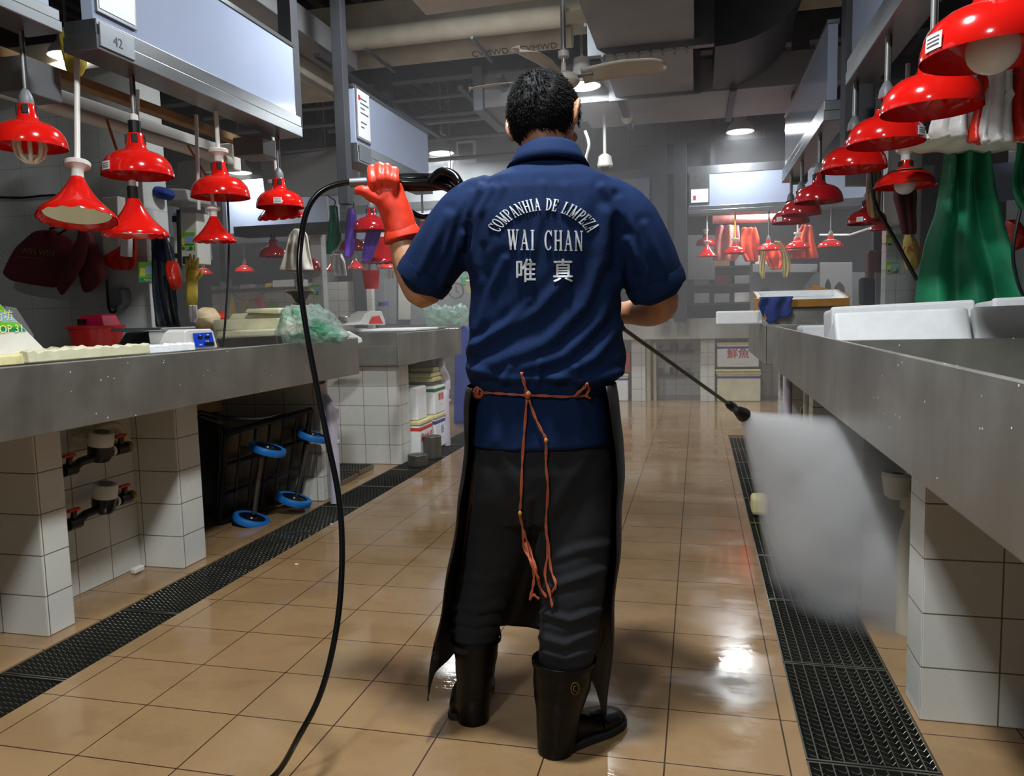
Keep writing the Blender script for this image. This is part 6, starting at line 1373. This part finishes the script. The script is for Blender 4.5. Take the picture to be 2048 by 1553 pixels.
for a0, rr in ((0, .010), (1.2, .013), (2.3, .009)): kn.tube([c_+R0*(rr*math.cos(a)*(.8+.2*math.cos(a0)))+Vector((0, 0, rr*math.sin(a)))-NV*(.004*math.sin(a*2+a0))+R0*.004*math.sin(a0*3) for a in [2*PI*k/16 for k in range(17)]], .0035, 6)
c_ = onback(1055, 790, sbv, .010)[0]; kn.ball(c_, (.009, .008, .010), 12, 8)
kn.build('knot', 'string_orange', tie, smooth=2)
def free_cord(pts): return bez([W(x, y, D) for x, y, D in pts], 5)
def backD(x, y, tree, off=.010): return onback(x, y, tree, off)[0]
tails = []
for pts in ([(1054, 795), (1050, 850), (1045, 920), (1042, 1000), (1040, 1028), (1046, 1060), (1048, 1095), (1062, 1125), (1068, 1150), (1066, 1175), (1060, 1200)],
            [(1057, 795), (1068, 830), (1082, 860), (1092, 882), (1092, 930), (1096, 980), (1092, 1050), (1096, 1105), (1090, 1150), (1100, 1190), (1105, 1215)],
            [(1092, 1050), (1098, 1100), (1102, 1140), (1112, 1170), (1104, 1185)], [(1046, 1060), (1060, 1100), (1072, 1140), (1080, 1175), (1094, 1196)], [(1060, 1200), (1066, 1190), (1078, 1199)], [(1050, 1085), (1066, 1135), (1078, 1160)]):
    out = []
    for x, y in pts:
        a = backD(x, y, sbv, .008) if y < 884 else backD(x, y, tbv, .010)
        dd = (a-CAM).dot(NV)
        if dd > 1.86: a = W(x, y, 1.855)
        out.append(a)
    tails.append(bez(out, 4))
twist(tails, 'hanging_tails', tie, .0034)
kn = MB()
for x, y in ((1040, 1028), (1092, 882)): kn.ball(W(x, y, 1.83) if y > 884 else backD(x, y, sbv, .01), (.005, .005, .007), 10, 6)
kn.build('tail_knots', 'brown_tape', tie, smooth=2)
# ------------------------------------------------------------------ orange rubber gloves
gl = MB()
limb(gl, [(803, 468, 2.02, .043), (797, 440, 2.02, .041), (786, 412, 2.02, .041), (777, 392, 2.02, .040)], 20)
rg = []
for (x, y, a, b) in ((790, 425, .036, .028), (779, 400, .046, .027), (772, 380, .047, .024), (770, 366, .044, .020)): rg.append(ell(W(x, y, 2.012), a, b, 20, .9))
gl.rings(rg)
for k, (x, y0, yt) in enumerate(((745, 372, 338), (761, 368, 332), (777, 367, 334), (792, 371, 341))):
    limb(gl, [(x, y0+10, 2.0, .0115), (x-1, y0-8, 1.985, .0112), (x-2, yt+10, 1.995, .0108), (x-2, yt, 2.02, .0105), (x-1, yt+8, 2.052, .010), (x, yt+26, 2.06, .009)], 12)
limb(gl, [(762, 402, 2.0, .017), (742, 392, 1.99, .015), (728, 383, 1.985, .0135), (716, 381, 1.99, .0115)], 12)
vs, ns, fs = fuse(gl, .0036, 3, .5); vs = [v+n*(.0014*noise.noise(v*38)+.002*noise.noise(v*15)) for v, n in zip(vs, ns)]
g1 = mesh_of(vs, fs).build('rubber_glove', 'glove_rubber', worker, smooth=2)
a, b = W(803, 466, 2.02), W(808, 484, 2.02); d = (b-a).normalized()
MB().rings([[Vector(p) for p in ring] for ring in [[a+(R0*math.cos(q)+NV*.95*math.sin(q))*r_+d*t+Vector((0, 0, .012*math.cos(q))) for q in [2*PI*k/28 for k in range(28)]] for r_, t in ((.042, -.01), (.046, .0), (.049, .012), (.0495, .018), (.047, .016), (.043, .0))]], False).build('cuff_roll', 'glove_rubber', g1, smooth=2)
g2 = MB()
limb(g2, [(1236, 627, 2.19, .036), (1222, 629, 2.205, .035), (1208, 630, 2.215, .033)], 18)
rg = [ell(W(x, 630, 2.21), a, b_, 18, .9, ru=Vector((0, 0, 1)), rn=NV) for x, a, b_ in ((1215, .034, .022), (1198, .040, .022), (1180, .039, .02), (1170, .034, .018))]
g2.rings(rg)
for k, (x, y) in enumerate(((1182, 608), (1184, 622), (1186, 636), (1188, 650))):
    limb(g2, [(x+4, y, 2.205, .0115), (x-8, y, 2.22, .011), (x-15, y+1, 2.245, .0105), (x-10, y+2, 2.275, .010), (x+4, y+2, 2.28, .009), (x+12, y+1, 2.272, .008)], 12)
limb(g2, [(1202, 612, 2.22, .016), (1198, 600, 2.245, .0135), (1206, 598, 2.265, .012), (1216, 602, 2.27, .0105)], 12)
vs, ns, fs = fuse(g2, .0036, 3, .5)
g2o = mesh_of(vs, fs).build('rubber_glove', 'glove_rubber', worker, smooth=2)
# ------------------------------------------------------------------ spray lance, hose, spray
NZ = W(1484, 828, 2.72); HD = W(1197, 622, 2.248); ax_ = (NZ-HD).normalized()
r = thing('spray_lance', 'long thin pressure washer lance held in right hand pointing down', 'lance', HD)
MB().tube([HD-ax_*.26, HD-ax_*.10, HD, HD+ax_*.08], [.013, .015, .015, .012], 16).tube([HD+ax_*.08, HD+ax_*.12], [.013, .008], 16).build('grip', 'black_plastic', r, smooth=True)
MB().tube([HD+ax_*.10, NZ-ax_*.085], .0062, 12).build('lance_tube', 'stainless_dark', r, smooth=True)
nz_ = MB().tube([NZ-ax_*.10, NZ-ax_*.085, NZ-ax_*.06, NZ-ax_*.055, NZ-ax_*.035, NZ-ax_*.03, NZ-ax_*.012], [.010, .015, .016, .013, .014, .018, .020], 20).build('nozzle_body', 'black_plastic', r, smooth=True)
MB().tube([NZ-ax_*.02, NZ, NZ+ax_*.014, NZ+ax_*.012, NZ-ax_*.01], [.018, .0245, .026, .022, .014], 24, cap=False).build('nozzle_shroud', 'black_rubber', nz_, smooth=True)
pts = [(545, 1560, None), (600, 1470, 1.74), (641, 1388, 1.77), (667, 1290, 1.80), (681, 1190, 1.83), (684, 1080, 1.86), (676, 985, 1.88), (655, 880, 1.90), (632, 765, 1.93), (611, 650, 1.95), (599, 550, 1.97), (602, 480, 1.99), (617, 415, 2.0), (650, 378, 2.01), (705, 364, 2.02), (770, 360, 2.03), (840, 356, 2.03), (892, 358, 2.0), (924, 385, 1.96)]
hp = []
p = aZ(545, 1556, .012)
hp = [Vector((p.x-.22, p.y-.22, .012)), Vector((p.x-.06, p.y-.09, .012)), p]+[W(x, y, D) for x, y, D in pts[1:]]
hp += [W(938, 405, 2.05), W(960, 440, 2.12), W(1000, 520, 2.17), W(1060, 590, 2.20), W(1120, 612, 2.22)]
ho = MB().tube(bez(hp, 10)+[HD-ax_*.26], .0074, 14).build('pressure_hose', 'hose_black', smooth=2)
tag(ho, 'long black hose arcing from floor up through raised glove', 'hose')
cl = thing('coiled_hose', 'bundle of coiled black hose held at shoulder height', 'hose', W(860, 360, 2.03))
t = MB()
for k, (dy, dD, dx) in enumerate(((-8, .012, 0), (4, -.012, 6), (13, .01, -4), (-2, .03, 10), (8, .035, 4))):
    t.tube(bez([W(x+dx*.3, y+dy*(.55 if x < 780 else 1), D+dD) for x, y, D in ((738, 366, 2.03), (770, 363, 2.03), (815, 362, 2.03), (860, 362, 2.02), (895, 365+dx, 2.0), (918, 385+dx, 1.99), (934, 410, 2.04))], 8), .010, 12)
t.build('hose_strands', 'hose_black', cl, smooth=2)
t = MB().tube(bez([W(x, y, D) for x, y, D in ((800, 370, 2.05), (803, 400, 2.06), (822, 424, 2.06), (850, 434, 2.05), (880, 428, 2.04), (906, 408, 2.03), (925, 392, 2.03))], 8), .0075, 12)
t.tube(bez([W(x, y, D) for x, y, D in ((862, 362, 2.0), (884, 344, 1.99), (908, 352, 1.98), (922, 376, 1.97), (930, 402, 2.03))], 8), .012, 12).build('lower_loop', 'hose_black', cl, smooth=2)
MB().tube([W(700, 366, 2.022), W(742, 364, 2.025)], .0115, 14).build('metal_coupling', 'galvanised', cl, smooth=True)
# mist from the nozzle
def vol(name, dens_fn):
    m = bpy.data.materials.new(name); m.use_nodes = True; t = m.node_tree; t.nodes.clear()
    out = t.nodes.new('ShaderNodeOutputMaterial'); v = t.nodes.new('ShaderNodeVolumeScatter'); v.inputs['Color'].default_value = (.97, .98, 1, 1); v.inputs['Anisotropy'].default_value = .0
    t.links.new(v.outputs[0], out.inputs['Volume']); dens_fn(t, v); MATS[name] = m; return m
AX = Vector((.56, .30, -.52)).normalized(); SL = 1.35; SR = .90
def dn(t, v):
    c_ = t.nodes.new('ShaderNodeTexCoord'); s_ = t.nodes.new('ShaderNodeSeparateXYZ'); t.links.new(c_.outputs['Object'], s_.inputs[0])
    def mth(op, a, b=0., cl=False):
        k = t.nodes.new('ShaderNodeMath'); k.operation = op; k.use_clamp = cl
        for q, i in ((a, 0), (b, 1)):
            if isinstance(q, (int, float)): k.inputs[i].default_value = q
            else: t.links.new(q, k.inputs[i])
        return k.outputs[0]
    x, y, z = s_.outputs; rr = mth('SQRT', mth('ADD', mth('MULTIPLY', x, x), mth('MULTIPLY', y, y)))
    ratio = mth('DIVIDE', rr, mth('ADD', mth('MULTIPLY', z, SR/SL), .02)); edge = mth('SUBTRACT', 1., ratio, True); edge = mth('MINIMUM', mth('MULTIPLY', edge, 2.6), 1.)
    n = t.nodes.new('ShaderNodeTexNoise'); n.inputs['Scale'].default_value = 4.5; n.inputs['Detail'].default_value = 3; t.links.new(c_.outputs['Object'], n.inputs['Vector'])
    nn = mth('MULTIPLY', mth('SUBTRACT', n.outputs[0], .22, True), 2.6)
    fall = mth('DIVIDE', 13., mth('ADD', mth('MULTIPLY', z, 1.3), .12)); far = mth('MULTIPLY', mth('SUBTRACT', SL, z, True), 2.2, True)
    t.links.new(mth('MULTIPLY', mth('MULTIPLY', mth('MULTIPLY', fall, nn), edge), far), v.inputs['Density'])
vol('spray_mist', dn)
rg = []
for k in range(9): zz = SL*k/8; rr = .02+SR*zz/SL; rg.append([(rr*math.cos(2*PI*j/28), rr*math.sin(2*PI*j/28), zz) for j in range(28)])
mi = MB().rings(rg).build('water_spray', 'spray_mist')
mi.rotation_euler = AX.to_track_quat('Z', 'Y').to_euler(); mi.location = NZ+ax_*.012
tag(mi, 'cloud of fine water spray fanning out from the lance nozzle', 'water spray', kind='stuff')
def dh(t, v): v.inputs['Density'].default_value = HAZE
HAZE = .035
vol('thin_haze', dh)
hz = MB().box(-6.5, 3.9, 4.6, 12.1, .01, 3.1).build('haze', 'thin_haze')
tag(hz, 'thin steam hanging over the far end of the hall', 'haze', kind='stuff')
# ------------------------------------------------------------------ small litter on the floor
for (x, y, s_, mt, lab) in ((593, 1131, .012, 'foam_cream', 'pale scrap of food on floor tile left of the hose'), (663, 1050, .01, 'white_plastic', 'small white scrap beside the left drain near the hose'), (1450, 1200, .0, None, None)):
    if not mt: continue
    p = aZ(x, y, 0); tag(MB().ball((p.x, p.y, s_*.3), (s_, s_*.6, s_*.35), 10, 6).build('food_scrap', mt, smooth=2), lab, 'scrap', 'scraps on the floor')
